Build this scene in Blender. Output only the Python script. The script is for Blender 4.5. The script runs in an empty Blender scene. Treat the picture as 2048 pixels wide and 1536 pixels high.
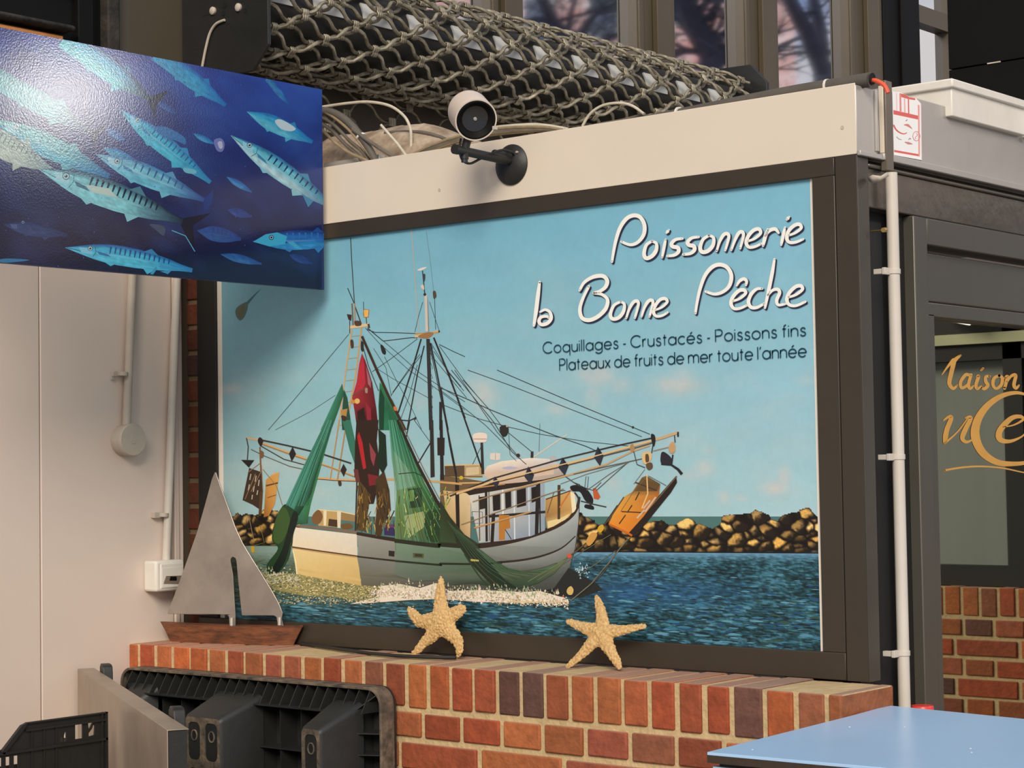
import bpy, math, random
from mathutils import Vector, Matrix, noise
from mathutils.geometry import tessellate_polygon

# ------------------------------------------------------------------ scene, camera, light
scene = bpy.context.scene
COL = scene.collection
random.seed(7)
V = Vector

FOCAL = 3874.0                                   # pixels, for a frame 2048 wide
CAM = V((2.135, -3.815, 1.62))
YAW, PITCH, ROLL = -0.69876, 0.04318, -0.01627
_f = V((math.sin(YAW) * math.cos(PITCH), math.cos(YAW) * math.cos(PITCH), math.sin(PITCH)))
_r = V((math.cos(YAW), -math.sin(YAW), 0)); _u = _r.cross(_f)
RIGHT = _r * math.cos(ROLL) + _u * math.sin(ROLL)
UP = -_r * math.sin(ROLL) + _u * math.cos(ROLL)
FWD = _f
cam_data = bpy.data.cameras.new('camera'); cam = bpy.data.objects.new('camera', cam_data); COL.objects.link(cam)
cam.matrix_world = Matrix(((RIGHT.x, UP.x, -FWD.x, CAM.x), (RIGHT.y, UP.y, -FWD.y, CAM.y), (RIGHT.z, UP.z, -FWD.z, CAM.z), (0, 0, 0, 1)))
cam_data.sensor_width = 36.0; cam_data.lens = FOCAL / 2048 * 36.0
cam_data.clip_start = 0.05; cam_data.clip_end = 300
scene.camera = cam

world = bpy.data.worlds.new('sky'); scene.world = world; world.use_nodes = True
wn = world.node_tree; wn.nodes.clear()
wo = wn.nodes.new('ShaderNodeOutputWorld'); wb = wn.nodes.new('ShaderNodeBackground')
tcw = wn.nodes.new('ShaderNodeTexCoord'); cln = wn.nodes.new('ShaderNodeTexNoise'); cln.inputs['Scale'].default_value = 3.2; cln.inputs['Detail'].default_value = 5
crw = wn.nodes.new('ShaderNodeValToRGB'); crw.color_ramp.elements[0].position = 0.40; crw.color_ramp.elements[1].position = 0.58
mixw = wn.nodes.new('ShaderNodeMix'); mixw.data_type = 'RGBA'
mixw.inputs[6].default_value = (0.55, 1.15, 2.3, 1); mixw.inputs[7].default_value = (3.3, 2.95, 2.6, 1)      # blue sky with bright clouds
wn.links.new(tcw.outputs['Generated'], cln.inputs['Vector']); wn.links.new(cln.outputs['Fac'], crw.inputs[0]); wn.links.new(crw.outputs[0], mixw.inputs[0]); wn.links.new(mixw.outputs[2], wb.inputs[0])
wb.inputs[1].default_value = 0.22
wn.links.new(wb.outputs[0], wo.inputs[0])

sun_d = bpy.data.lights.new('sun', 'SUN'); sun = bpy.data.objects.new('sun', sun_d); COL.objects.link(sun)
SUN_TO = V((1.0, -1.34, 0.94)).normalized()
sun.rotation_euler = SUN_TO.to_track_quat('Z', 'Y').to_euler(); sun.location = SUN_TO * 30
sun_d.energy = 2.3; sun_d.angle = math.radians(24); sun_d.color = (1.0, 0.90, 0.76)

# a lamp of the covered market, hung to the right beyond the kiosk; its reflection is the glare on the fish sign
lamp_d = bpy.data.lights.new('market_lamp', 'AREA'); lamp = bpy.data.objects.new('market_lamp', lamp_d); COL.objects.link(lamp)
lamp_d.shape = 'DISK'; lamp_d.size = 0.30; lamp_d.energy = 17; lamp_d.color = (1.0, 0.95, 0.88)
lamp.location = (2.9, 2.54, 3.66)
lamp.rotation_euler = (lamp.location - V((-1.72, -0.92, 2.55))).to_track_quat('Z', 'Y').to_euler()

scene.view_settings.view_transform = 'Standard'; scene.view_settings.look = 'None'
scene.view_settings.gamma = 1.0; scene.view_settings.use_curve_mapping = False
scene.view_settings.exposure = 0.3

# ------------------------------------------------------------------ helpers
def sight(px, py):
    return FWD + RIGHT * ((px - 1024) / FOCAL) - UP * ((py - 768) / FOCAL)
def on(axis, val, px, py):
    """the point of the plane axis=val that a survey of the photograph gives for a pixel"""
    d = sight(px, py); t = (val - CAM[axis]) / d[axis]; return CAM + d * t
def onplane(p0, n, px, py):
    d = sight(px, py); t = (p0 - CAM).dot(n) / d.dot(n); return CAM + d * t
def mirrored(px, py, plane_x, axis, val):
    """where a thing stands that is seen reflected in the vertical plane x = plane_x"""
    d = sight(px, py); t = (plane_x - CAM.x) / d.x; p = CAM + d * t; d = V((-d.x, d.y, d.z))
    t = (val - p[axis]) / d[axis]; return p + d * t
def lin(c):
    return tuple((v / 255 / 12.92) if v / 255 <= 0.04045 else ((v / 255 + 0.055) / 1.055) ** 2.4 for v in c[:3])
def clamp(v, a=0.0, b=1.0): return a if v < a else b if v > b else v
def lerp(a, b, t): return tuple(x + (y - x) * t for x, y in zip(a, b))
def smooth(pts, n=8, closed=False):
    P = [V(p) for p in pts]; N = len(P); out = []
    for i in range(N if closed else N - 1):
        if closed: a, b, c, d = P[(i - 1) % N], P[i], P[(i + 1) % N], P[(i + 2) % N]
        else: a, b, c, d = P[max(i - 1, 0)], P[i], P[i + 1], P[min(i + 2, N - 1)]
        for k in range(n):
            t = k / n
            out.append(0.5 * ((2 * b) + (c - a) * t + (2 * a - 5 * b + 4 * c - d) * t * t + (3 * b - a - 3 * c + d) * t ** 3))
    if not closed: out.append(P[-1].copy())
    return out

def mat(name, col, rough=0.6, metal=0.0, var=0.0, scale=8.0, bump=0.0, bscale=60.0, spec=0.5, attr=False, col2=None, stretch=(1, 1, 1), coat=0.0):
    """procedural material: colour (sRGB albedo) broken up by noise, optional vertex colour, optional bump"""
    m = bpy.data.materials.new(name); m.use_nodes = True; nt = m.node_tree; nt.nodes.clear()
    o = nt.nodes.new('ShaderNodeOutputMaterial'); b = nt.nodes.new('ShaderNodeBsdfPrincipled'); nt.links.new(b.outputs[0], o.inputs[0])
    b.inputs['Roughness'].default_value = rough; b.inputs['Metallic'].default_value = metal
    b.inputs['Specular IOR Level'].default_value = spec; b.inputs['Coat Weight'].default_value = coat
    tc = nt.nodes.new('ShaderNodeTexCoord'); mp = nt.nodes.new('ShaderNodeMapping'); mp.inputs['Scale'].default_value = stretch
    nt.links.new(tc.outputs['Object'], mp.inputs[0])
    c = lin(col) + (1,)
    src = None
    if attr:
        a = nt.nodes.new('ShaderNodeAttribute'); a.attribute_name = 'Col'; src = a.outputs['Color']
    if var or col2:
        n = nt.nodes.new('ShaderNodeTexNoise'); n.inputs['Scale'].default_value = scale; n.inputs['Detail'].default_value = 6; n.inputs['Roughness'].default_value = 0.62
        nt.links.new(mp.outputs[0], n.inputs['Vector'])
        r = nt.nodes.new('ShaderNodeValToRGB'); r.color_ramp.elements[0].position = 0.34; r.color_ramp.elements[1].position = 0.68
        nt.links.new(n.outputs['Fac'], r.inputs[0])
        mx = nt.nodes.new('ShaderNodeMix'); mx.data_type = 'RGBA'; nt.links.new(r.outputs[0], mx.inputs[0])
        if src is not None:
            mul = nt.nodes.new('ShaderNodeMix'); mul.data_type = 'RGBA'; mul.blend_type = 'MULTIPLY'; mul.inputs[0].default_value = 1
            nt.links.new(src, mul.inputs[6]); mx.inputs[6].default_value = (1 - var, 1 - var, 1 - var, 1); mx.inputs[7].default_value = (1, 1, 1, 1)
            nt.links.new(mx.outputs[2], mul.inputs[7]); nt.links.new(mul.outputs[2], b.inputs['Base Color'])
        else:
            c2 = lin(col2) + (1,) if col2 else tuple(v * (1 - var) for v in c[:3]) + (1,)
            mx.inputs[6].default_value = c2; mx.inputs[7].default_value = c; nt.links.new(mx.outputs[2], b.inputs['Base Color'])
    elif src is not None: nt.links.new(src, b.inputs['Base Color'])
    else: b.inputs['Base Color'].default_value = c
    if bump:
        n2 = nt.nodes.new('ShaderNodeTexNoise'); n2.inputs['Scale'].default_value = bscale; n2.inputs['Detail'].default_value = 4
        nt.links.new(mp.outputs[0], n2.inputs['Vector'])
        bp = nt.nodes.new('ShaderNodeBump'); bp.inputs['Strength'].default_value = bump; bp.inputs['Distance'].default_value = 0.01
        nt.links.new(n2.outputs['Fac'], bp.inputs['Height']); nt.links.new(bp.outputs[0], b.inputs['Normal'])
    return m

class MB:
    """collects shapes and links them as ONE mesh object"""
    def __init__(s): s.v = []; s.f = []; s.mi = []; s.c = []
    def add(s, verts, faces, mi=0, col=(1, 1, 1)):
        b = len(s.v); s.v += [tuple(p) for p in verts]; s.f += [tuple(i + b for i in f) for f in faces]; s.mi += [mi] * len(faces)
        s.c += (list(col) if isinstance(col, list) else [col] * len(verts)); return s
    def box(s, a, b, mi=0, col=(1, 1, 1), M=None):
        x0, y0, z0 = (min(p, q) for p, q in zip(a, b)); x1, y1, z1 = (max(p, q) for p, q in zip(a, b))
        vs = [V(p) for p in ((x0, y0, z0), (x1, y0, z0), (x1, y1, z0), (x0, y1, z0), (x0, y0, z1), (x1, y0, z1), (x1, y1, z1), (x0, y1, z1))]
        if M is not None: vs = [M @ p for p in vs]
        return s.add(vs, [(0, 3, 2, 1), (4, 5, 6, 7), (0, 1, 5, 4), (1, 2, 6, 5), (2, 3, 7, 6), (3, 0, 4, 7)], mi, col)
    def tube(s, pts, r, n=8, mi=0, col=(1, 1, 1), closed=False, flat=1.0):
        P = [V(p) for p in pts]; N = len(P); vs = []; fs = []
        rs = r if isinstance(r, (list, tuple)) else [r] * N
        up = V((0.013, 0.021, 1)); prev = None
        for i in range(N):
            t = (P[(i + 1) % N] - P[i - 1]) if closed else (P[min(i + 1, N - 1)] - P[max(i - 1, 0)])
            if t.length < 1e-9: t = V((0, 0, 1))
            t.normalize()
            if prev is None:
                a = t.cross(up)
                if a.length < 0.05: a = t.cross(V((1, 0, 0)))
            else: a = prev - t * prev.dot(t)
            a.normalize(); prev = a; b = t.cross(a)
            for k in range(n):
                w = 2 * math.pi * k / n; vs.append(P[i] + (a * math.cos(w) + b * math.sin(w) * flat) * rs[i])
        for i in range(N if closed else N - 1):
            j = (i + 1) % N
            for k in range(n): fs.append((i * n + k, i * n + (k + 1) % n, j * n + (k + 1) % n, j * n + k))
        if not closed: fs += [tuple(range(n))[::-1], tuple((N - 1) * n + k for k in range(n))]
        return s.add(vs, fs, mi, col)
    def lathe(s, prof, o, axis, n=32, mi=0, col=(1, 1, 1)):
        """prof: (radius, height along axis)"""
        o = V(o); z = V(axis).normalized(); x = z.orthogonal().normalized(); y = z.cross(x); vs = []; fs = []
        for r, h in prof:
            for k in range(n):
                w = 2 * math.pi * k / n; vs.append(o + z * h + (x * math.cos(w) + y * math.sin(w)) * max(r, 1e-5))
        for i in range(len(prof) - 1):
            for k in range(n): fs.append((i * n + k, i * n + (k + 1) % n, (i + 1) * n + (k + 1) % n, (i + 1) * n + k))
        fs += [tuple(range(n))[::-1], tuple((len(prof) - 1) * n + k for k in range(n))]
        return s.add(vs, fs, mi, col)
    def prism(s, outer, ext, holes=(), mi=0, col=(1, 1, 1)):
        """a plate: 3-D outline (with holes) pushed along the vector ext"""
        loops = [[V(p) for p in outer]] + [[V(p) for p in h] for h in holes]
        flat = [p for l in loops for p in l]; tri = tessellate_polygon(loops); n = len(flat); ext = V(ext)
        vs = flat + [p + ext for p in flat]; fs = [tuple(t) for t in tri] + [tuple(i + n for i in t)[::-1] for t in tri]; b = 0
        for l in loops:
            m = len(l); fs += [(b + i, b + (i + 1) % m, b + (i + 1) % m + n, b + i + n) for i in range(m)]; b += m
        return s.add(vs, fs, mi, col)
    def build(s, name, mats, parent=None, bevel=0.0, seg=2, angle=40, sm=True, recalc=True):
        me = bpy.data.meshes.new(name); me.from_pydata(s.v, [], s.f)
        for m in (mats if isinstance(mats, (list, tuple)) else [mats]): me.materials.append(m)
        me.polygons.foreach_set('material_index', s.mi)
        ca = me.color_attributes.new('Col', 'FLOAT_COLOR', 'POINT')
        ca.data.foreach_set('color', [x for c in s.c for x in (c[0], c[1], c[2], 1.0)])
        if recalc:
            import bmesh
            bm = bmesh.new(); bm.from_mesh(me); bmesh.ops.recalc_face_normals(bm, faces=bm.faces); bm.to_mesh(me); bm.free()
        if sm: me.shade_smooth(); me.set_sharp_from_angle(angle=math.radians(angle))
        me.update()
        o = bpy.data.objects.new(name, me); COL.objects.link(o)
        if parent is not None: o.parent = parent; o.matrix_parent_inverse = Matrix.Translation(-parent.location) if parent.type == 'EMPTY' else Matrix()
        if bevel:
            bv = o.modifiers.new('bevel', 'BEVEL'); bv.width = bevel; bv.segments = seg; bv.limit_method = 'ANGLE'; bv.angle_limit = math.radians(35); bv.harden_normals = False
        return o

def tag(o, label, cat, group=None, kind=None):
    o['label'] = label; o['category'] = cat
    if group: o['group'] = group
    if kind: o['kind'] = kind
    return o
def thing(name, label, cat, loc, group=None):
    o = bpy.data.objects.new(name, None); COL.objects.link(o); o.location = loc; o.empty_display_size = 0.05
    return tag(o, label, cat, group)
def struct(o, label=None, cat=None):
    o['kind'] = 'structure'
    if label: o['label'] = label
    if cat: o['category'] = cat
    return o
def simple(name, label, cat, mb, m, **k):
    return tag(mb.build(name, m, **k), label, cat)

# illumination the facade gets, used to turn colours read off the printed sheets into ink colours
KF = (0.93, 0.885, 0.85)
def ink(c, k=None):
    k = k or KF
    return tuple(clamp(v / q, 0.004, 0.92) for v, q in zip(lin(c), k))

class Art:
    """a flat print: coloured shapes layered a few microns apart on one plane, joined in one mesh"""
    def __init__(s, axis, val, sign, k=None, eps=2.5e-6):
        s.axis, s.val, s.sign, s.eps, s.k = axis, val, sign, eps, k; s.n = 0; s.mb = MB()
    def pt(s, p, lay): return on(s.axis, s.val + s.sign * s.eps * lay, p[0], p[1])
    def poly(s, pts, col, layer=None):
        if layer is None: s.n += 1; layer = s.n
        pts = [(p[0], p[1]) for p in pts]
        tri = tessellate_polygon([[V((p[0], p[1], 0)) for p in pts]])
        cols = [ink(c, s.k) for c in col] if isinstance(col, list) else [ink(col, s.k)] * len(pts)
        s.mb.add([s.pt(p, layer) for p in pts], [tuple(t) for t in tri], 0, cols)
    def blob(s, pts, col, n=5, layer=None): s.poly([(p.x, p.y) for p in smooth([(a, b, 0) for a, b in pts], n, True)], col, layer)
    def line(s, pts, w, col, sm=0, col2=None, layer=None, caps=False):
        if layer is None: s.n += 1; layer = s.n
        P = [V((p[0], p[1], 0)) for p in pts]
        if sm: P = smooth(P, sm)
        N = len(P); W = w if isinstance(w, (list, tuple)) else [w]
        vs = []; cs = []; c1 = ink(col, s.k); c2 = ink(col2, s.k) if col2 else c1
        for i in range(N):
            t = P[min(i + 1, N - 1)] - P[max(i - 1, 0)]
            if t.length < 1e-6: t = V((1, 0, 0))
            t.normalize(); nrm = V((-t.y, t.x, 0)); q = i / max(N - 1, 1) * (len(W) - 1); a = int(min(q, len(W) - 2)) if len(W) > 1 else 0
            ww = W[0] if len(W) == 1 else W[a] + (W[a + 1] - W[a]) * (q - a)
            for sg in (-1, 1): vs.append(s.pt(P[i] + nrm * sg * ww / 2, layer)); cs.append(lerp(c1, c2, i / max(N - 1, 1)))
        s.mb.add(vs, [(2 * i, 2 * i + 1, 2 * i + 3, 2 * i + 2) for i in range(N - 1)], 0, cs)
        if caps:
            for p, ww in ((P[0], W[0]), (P[-1], W[-1])): s.disc(p, ww / 2, col, layer=layer)
    def disc(s, p, r, col, r2=None, rot=0, n=14, layer=None):
        r2 = r2 or r; c, d = math.cos(rot), math.sin(rot)
        s.poly([(p[0] + r * math.cos(6.2832 * k / n) * c - r2 * math.sin(6.2832 * k / n) * d, p[1] + r * math.cos(6.2832 * k / n) * d + r2 * math.sin(6.2832 * k / n) * c) for k in range(n)], col, layer)
    def grid(s, quad, nx, ny, fn):
        """quad TL,TR,BR,BL in photo pixels; fn(px,py) gives the colour"""
        s.n += 1; a, b, c, d = [V((p[0], p[1], 0)) for p in quad]; vs = []; cs = []
        for j in range(ny + 1):
            for i in range(nx + 1):
                u, v = i / nx, j / ny; p = (a * (1 - u) + b * u) * (1 - v) + (d * (1 - u) + c * u) * v
                vs.append(s.pt(p, s.n)); cs.append(ink(fn(p.x, p.y), s.k))
        w = nx + 1
        s.mb.add(vs, [(j * w + i, j * w + i + 1, j * w + w + i + 1, j * w + w + i) for j in range(ny) for i in range(nx)], 0, cs)
def fbm(x, y, z=0.0, o=4):
    t = 0; a = 0.5
    for k in range(o): t += a * noise.noise(V((x, y, z + k * 7.1))); x *= 2; y *= 2; a *= 0.5
    return t
# ------------------------------------------------------------------ materials
M_cream = mat('cream_painted_metal', (225, 212, 193), 0.42, var=0.05, scale=3, bump=0.02, bscale=30)
M_white_panel = mat('white_wall_panel', (224, 207, 194), 0.45, var=0.06, scale=1.6, bump=0.015, bscale=12)
M_white = mat('white_plastic', (228, 222, 210), 0.4, var=0.08, scale=14)
M_pipe = mat('white_pipe', (206, 197, 184), 0.42, var=0.07, scale=9)
M_greypl = mat('dusty_grey_plastic', (196, 184, 168), 0.55, var=0.18, scale=12)
M_brown = mat('brown_aluminium', (58, 50, 40), 0.42, var=0.14, scale=5, bump=0.02, bscale=90)
M_post = mat('greyed_brown_aluminium', (80, 76, 68), 0.42, metal=0.25, var=0.2, scale=9)
M_doorgrey = mat('grey_brown_aluminium', (90, 87, 78), 0.38, metal=0.3, var=0.1, scale=4)
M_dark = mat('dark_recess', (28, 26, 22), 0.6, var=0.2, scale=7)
M_black = mat('black_plastic', (34, 34, 33), 0.5, var=0.25, scale=14, bump=0.05, bscale=80)
M_blackmetal = mat('black_painted_metal', (17, 17, 16), 0.6, var=0.2, scale=8, spec=0.15)
M_olive = mat('dark_olive_cladding', (84, 75, 61), 0.5, var=0.14, scale=2.2)
M_metalgrey = mat('grey_metal_sheet', (186, 181, 174), 0.4, metal=0.35, var=0.14, scale=3.5)
M_mull = mat('bronze_mullion', (88, 78, 62), 0.42, metal=0.2, var=0.1, scale=4)
M_brick = mat('brick', (255, 255, 255), 0.82, attr=True, var=0.34, scale=26, bump=0.35, bscale=70)
def dusty(m, col, lo=0.6):
    # settled dust on faces that look up
    nt = m.node_tree; b = [n for n in nt.nodes if n.type == 'BSDF_PRINCIPLED'][0]; src = b.inputs['Base Color'].links[0].from_socket
    ge = nt.nodes.new('ShaderNodeNewGeometry'); sx = nt.nodes.new('ShaderNodeSeparateXYZ'); nt.links.new(ge.outputs['Normal'], sx.inputs[0])
    mr = nt.nodes.new('ShaderNodeMapRange'); mr.inputs[1].default_value = lo; mr.inputs[2].default_value = 0.95; mr.inputs[4].default_value = 0.72; nt.links.new(sx.outputs[2], mr.inputs[0])
    mx = nt.nodes.new('ShaderNodeMix'); mx.data_type = 'RGBA'; nt.links.new(mr.outputs[0], mx.inputs[0]); nt.links.new(src, mx.inputs[6]); mx.inputs[7].default_value = lin(col) + (1,)
    nt.links.new(mx.outputs[2], b.inputs['Base Color'])
dusty(M_brick, (176, 146, 126))
M_mortar = mat('mortar', (206, 180, 134), 0.95, var=0.18, scale=22, bump=0.5, bscale=60)
M_floor = mat('paving', (120, 112, 104), 0.85, var=0.25, scale=4)
M_rust = mat('weathered_black_paint', (58, 52, 44), 0.8, col2=(24, 22, 19), scale=18, bump=0.6, bscale=35)
M_painted_glow = mat('painted_glow_strip', (230, 150, 78), 0.4, metal=0.6, var=0.35, scale=20)  # orange that stands in for warm light under the old window
M_glass = mat('tinted_window_pane', (218, 224, 238), 0.03, metal=1.0)
M_doorglass = mat('dark_door_pane', (176, 177, 166), 0.015, metal=1.0)

# ------------------------------------------------------------------ the setting
struct(MB().box((-9, -9, -0.12), (12, 40, 0)).build('floor', M_floor))

XW = -2.35                                      # wall of the big building, along which the kiosk stands
mb = MB()
seams = [-6.0, -4.63, -3.60, -2.57, -1.55, -0.526, -0.05]
for a, b in zip(seams, seams[1:]): mb.box((XW - 0.05, a + 0.002, 0), (XW, b - 0.002, 2.56))
mb.box((XW - 0.06, -6, 0), (XW - 0.006, -0.012, 2.56))
mb.box((XW - 0.04, -0.048, 0), (XW + 0.004, -0.03, 2.56)); mb.box((XW - 0.04, -0.03, 0), (XW, -0.012, 2.56))
struct(mb.build('wall_left', M_white_panel, bevel=0.0025, seg=2), 'white wall panels left of the kiosk', 'wall')

mb = MB()
mb.box((XW - 0.14, -6, 2.56), (XW - 0.004, -0.0101, 5.2)); mb.box((XW - 0.14, -0.01, 3.1), (XW - 0.004, 1.1, 5.2)); mb.box((XW - 0.14, -0.01, 0), (XW - 0.004, 5.2, 3.1))
mb.box((XW - 0.14, 4.98, 3.1), (XW - 0.004, 12, 5.2)); mb.box((XW - 0.14, -6, 5.2), (XW + 0.1, 12, 6.4)); mb.box((XW - 0.14, 5.2, 0), (XW - 0.004, 12, 3.1))
struct(mb.build('wall_upper', M_olive), 'dark olive cladding of the building behind the kiosk', 'wall')

# upper windows of the building and their mullions
for k, (y0, y1) in enumerate(((1.1, 1.44), (1.60, 2.33), (2.57, 3.10), (3.35, 3.98), (4.63, 4.96))):
    w = MB().box((XW - 0.06, y0 - 0.02, 3.08), (XW - 0.045, y1 + 0.02, 5.2)).build('window_%d' % (k + 1), M_glass)
    struct(w)
    if k == 4: struct(MB().box((XW - 0.045, y0 - 0.02, 3.765), (XW - 0.008, y1 + 0.02, 3.852)).build('window_transom', M_mull, w))
mb = MB()
for y0, y1 in ((1.44, 1.60), (2.33, 2.57), (3.10, 3.35), (3.98, 4.27)):
    mb.box((XW - 0.06, y0, 3.08), (XW + 0.0, y1, 5.2)); c = y0 + (y1 - y0) * 0.62
    mb.box((XW, c - 0.05, 3.08), (XW + 0.028, c + 0.05, 5.2)); mb.box((XW, y0, 3.08), (XW + 0.012, y0 + 0.03, 5.2)); mb.box((XW, y1 - 0.03, 3.08), (XW + 0.012, y1, 5.2))
struct(mb.build('trim_1', M_mull, bevel=0.004), 'bronze mullions between the upper windows', 'mullions')
mb = MB().box((XW - 0.1, 4.27, 2.2), (XW + 0.02, 4.625, 5.2)).box((XW + 0.02, 4.42, 2.2), (XW + 0.035, 4.46, 5.2))
struct(mb.build('trim_2', M_blackmetal, bevel=0.004), 'black pier between the upper windows', 'pier')

# kiosk: roof, fascias, frame
XR = -0.048; ZF0, ZF1 = 2.312, 2.473
roof = MB().box((XW, 0.03, 2.40), (XR - 0.02, 3.0, 2.45)); struct(roof.build('ceiling', M_metalgrey), 'flat roof of the kiosk', 'roof')
mb = MB().box((XW, 0.0026, ZF0), (XR - 0.0305, 0.05, ZF1)).box((XW, 0.0, ZF0), (XR - 0.0005, 0.0025, ZF1))
fas = struct(mb.build('trim_3', M_cream, bevel=0.0015), 'cream fascia over the poster', 'fascia')
for px, py in ((1685, 255), (879, 380)): struct(MB().lathe([(0, 0.001), (0.0045, 0.0012), (0.0045, -0.001)], on(1, 0, px, py), (0, -1, 0), 10).build('screw', M_greypl, fas))
mb = MB().box((XR - 0.03, 0.003, ZF0 + 0.004), (XR, 0.094, ZF1 - 0.004)); mb.box((XR - 0.03, 0.115, ZF0 + 0.004), (XR, 3.0, ZF1 + 0.004))
mb.box((XR - 0.03, 0.094, ZF0), (XR - 0.012, 0.115, ZF1)); mb.box((XR, 0.1, ZF0 - 0.004), (XR + 0.014, 3.0, ZF0 + 0.012)); mb.box((XR, 0.0, ZF0 - 0.004), (XR + 0.01, 0.1, ZF0 + 0.008))
struct(mb.build('trim_4', M_metalgrey, bevel=0.002), 'grey metal fascia above the door', 'fascia')

fr = MB()
fr.box((-2.30, 0.0, 1.131), (-0.107, 0.06, 1.193)); fr.box((-2.30, 0.0, 2.270), (-0.107, 0.06, ZF0 - 0.001)); fr.box((-0.166, 0.0, 1.193), (-0.107, 0.06, 2.27))
fr.box((-2.30, 0.004, 1.193), (-2.217, 0.06, 2.27), 1); fr.box((-2.30, 0.055, 1.131), (-0.107, 0.065, ZF0), 1)
frame = struct(fr.build('trim_5', [M_brown, M_dark], bevel=0.002), 'brown metal frame around the boat poster', 'frame')
mb = MB().box((-0.104, 0.0, 1.131), (XR - 0.0015, 0.052, ZF0 - 0.001)).box((XR - 0.0015, 0.001, 1.131), (XR, 0.05, ZF0 - 0.001), 1)
mb.box((-0.1055, 0.002, 1.131), (-0.1045, 0.05, ZF0 - 0.001), 1)
struct(mb.build('trim_6', [M_brown, M_post], bevel=0.0015), 'brown corner post of the kiosk', 'post')

# side of the kiosk: recess, lintel, door frame and door
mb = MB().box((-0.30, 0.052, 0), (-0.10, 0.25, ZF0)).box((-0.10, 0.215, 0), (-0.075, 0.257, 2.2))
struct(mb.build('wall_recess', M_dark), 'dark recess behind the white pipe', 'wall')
mb = MB().box((XR - 0.05, 0.055, 2.198), (XR - 0.008, 2.0, 2.289)).box((XR - 0.05, 0.055, 2.289), (XR - 0.03, 2.0, ZF0)).box((XR - 0.05, 0.055, 2.288), (XR, 2.0, 2.297))
struct(mb.build('trim_7', mat('glossy_grey_lintel', (112, 108, 100), 0.22, metal=0.6, var=0.12, scale=4, bump=0.25, bscale=9), bevel=0.003), 'glossy grey lintel above the door', 'lintel')
dr = MB()
dr.box((XR - 0.07, 0.257, 0), (XR, 0.322, 2.196)); dr.box((XR - 0.07, 0.322, 2.132), (XR, 1.75, 2.196)); dr.box((XR - 0.07, 1.7, 0), (XR, 1.77, 2.132))
dr.box((XR - 0.06, 0.322, 0), (XR - 0.02, 0.386, 1.972)); dr.box((XR - 0.06, 0.322, 1.964), (XR - 0.02, 1.7, 1.999)); dr.box((XR - 0.06, 1.64, 0), (XR - 0.02, 1.7, 1.972)); dr.box((XR - 0.06, 0.386, 0), (XR - 0.02, 1.64, 0.12))
door = struct(dr.build('door_1', M_doorgrey, bevel=0.003), 'grey framed glass door on the side of the kiosk', 'door')
mb = MB().box((XR - 0.06, 0.33, 1.999), (XR - 0.024, 1.7, 2.118)).box((XR - 0.06, 0.33, 2.0), (XR - 0.02, 1.7, 2.006))
struct(mb.build('shutter_box', M_doorgrey, door, bevel=0.003))
struct(MB().box((XR - 0.055, 0.38, 0.1), (XR - 0.05, 1.65, 1.975)).build('door_glass', M_doorglass, door))
struct(MB().box((XR - 0.0215, 0.323, 0.05), (XR - 0.0135, 0.329, 2.11)).build('seal', M_greypl, door))

# gold lettering on the door glass (strokes that swell and thin out, as on the real glass)
GX = XR - 0.0494
M_gold = mat('gold_film', (222, 164, 74), 0.38, metal=0.15, var=0.1, scale=20)
gold = Art(0, GX, 1, k=(1, 1, 1), eps=2e-5)
Z6 = lambda x, y: (1840 + x * 208 / 799, 600 + y * 400 / 1536)
def g(w, *pts, sm=7): gold.line([Z6(*p) for p in pts], [a * 0.26 for a in w], (255, 255, 255), sm, caps=True)
g([6, 20, 34, 34, 26, 14], (168, 575), (215, 510), (262, 460), (240, 560), (225, 640), (255, 680), (285, 655))       # last stroke of the M
g([14, 36, 20], (312, 425), (262, 470), (242, 540))
g([22, 26, 24, 22, 14], (385, 580), (350, 575), (312, 630), (320, 675), (365, 650), (390, 590)); g([24, 26, 14], (392, 575), (372, 650), (385, 680), (410, 660))
g([12, 28, 24, 12], (432, 590), (450, 585), (430, 650), (440, 682), (470, 660)); g([16, 16], (470, 540), (485, 525))
g([16, 26, 28, 18], (535, 585), (505, 590), (505, 625), (520, 655), (495, 682), (470, 672))
g([20, 28, 20, 28, 20], (610, 580), (570, 600), (560, 650), (585, 680), (625, 650), (632, 600), (608, 580))
g([12, 28, 24], (650, 600), (672, 590), (650, 678)); g([14, 26, 28, 14], (668, 630), (700, 585), (735, 580), (722, 650), (738, 678), (760, 655))
g([10, 22, 36, 40, 20, 12, 10], (180, 925), (215, 900), (240, 905), (205, 1000), (192, 1085), (195, 1095), (290, 1010), (365, 910))
g([14, 34, 40, 26, 12], (350, 905), (390, 905), (350, 990), (325, 1060), (355, 1090), (400, 1075))
g([14, 26, 38, 50, 62, 70, 60, 46, 34, 24, 16], (840, 735), (740, 712), (620, 740), (510, 820), (440, 930), (425, 1050), (480, 1170), (590, 1245), (720, 1258), (850, 1240), (960, 1180))
g([8, 12, 22, 30, 44, 50, 30, 14, 8], (640, 975), (720, 960), (790, 920), (770, 895), (700, 910), (615, 1000), (615, 1070), (690, 1085), (780, 1050), (830, 1000))
g([16, 14, 12, 10, 8], (188, 1308), (330, 1285), (480, 1278), (640, 1292), (800, 1325), (950, 1345))
gl = gold.mb.build('lettering', M_gold, door, sm=False); gl['label'] = 'gold swash lettering on the door glass'; gl['kind'] = 'structure'

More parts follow.
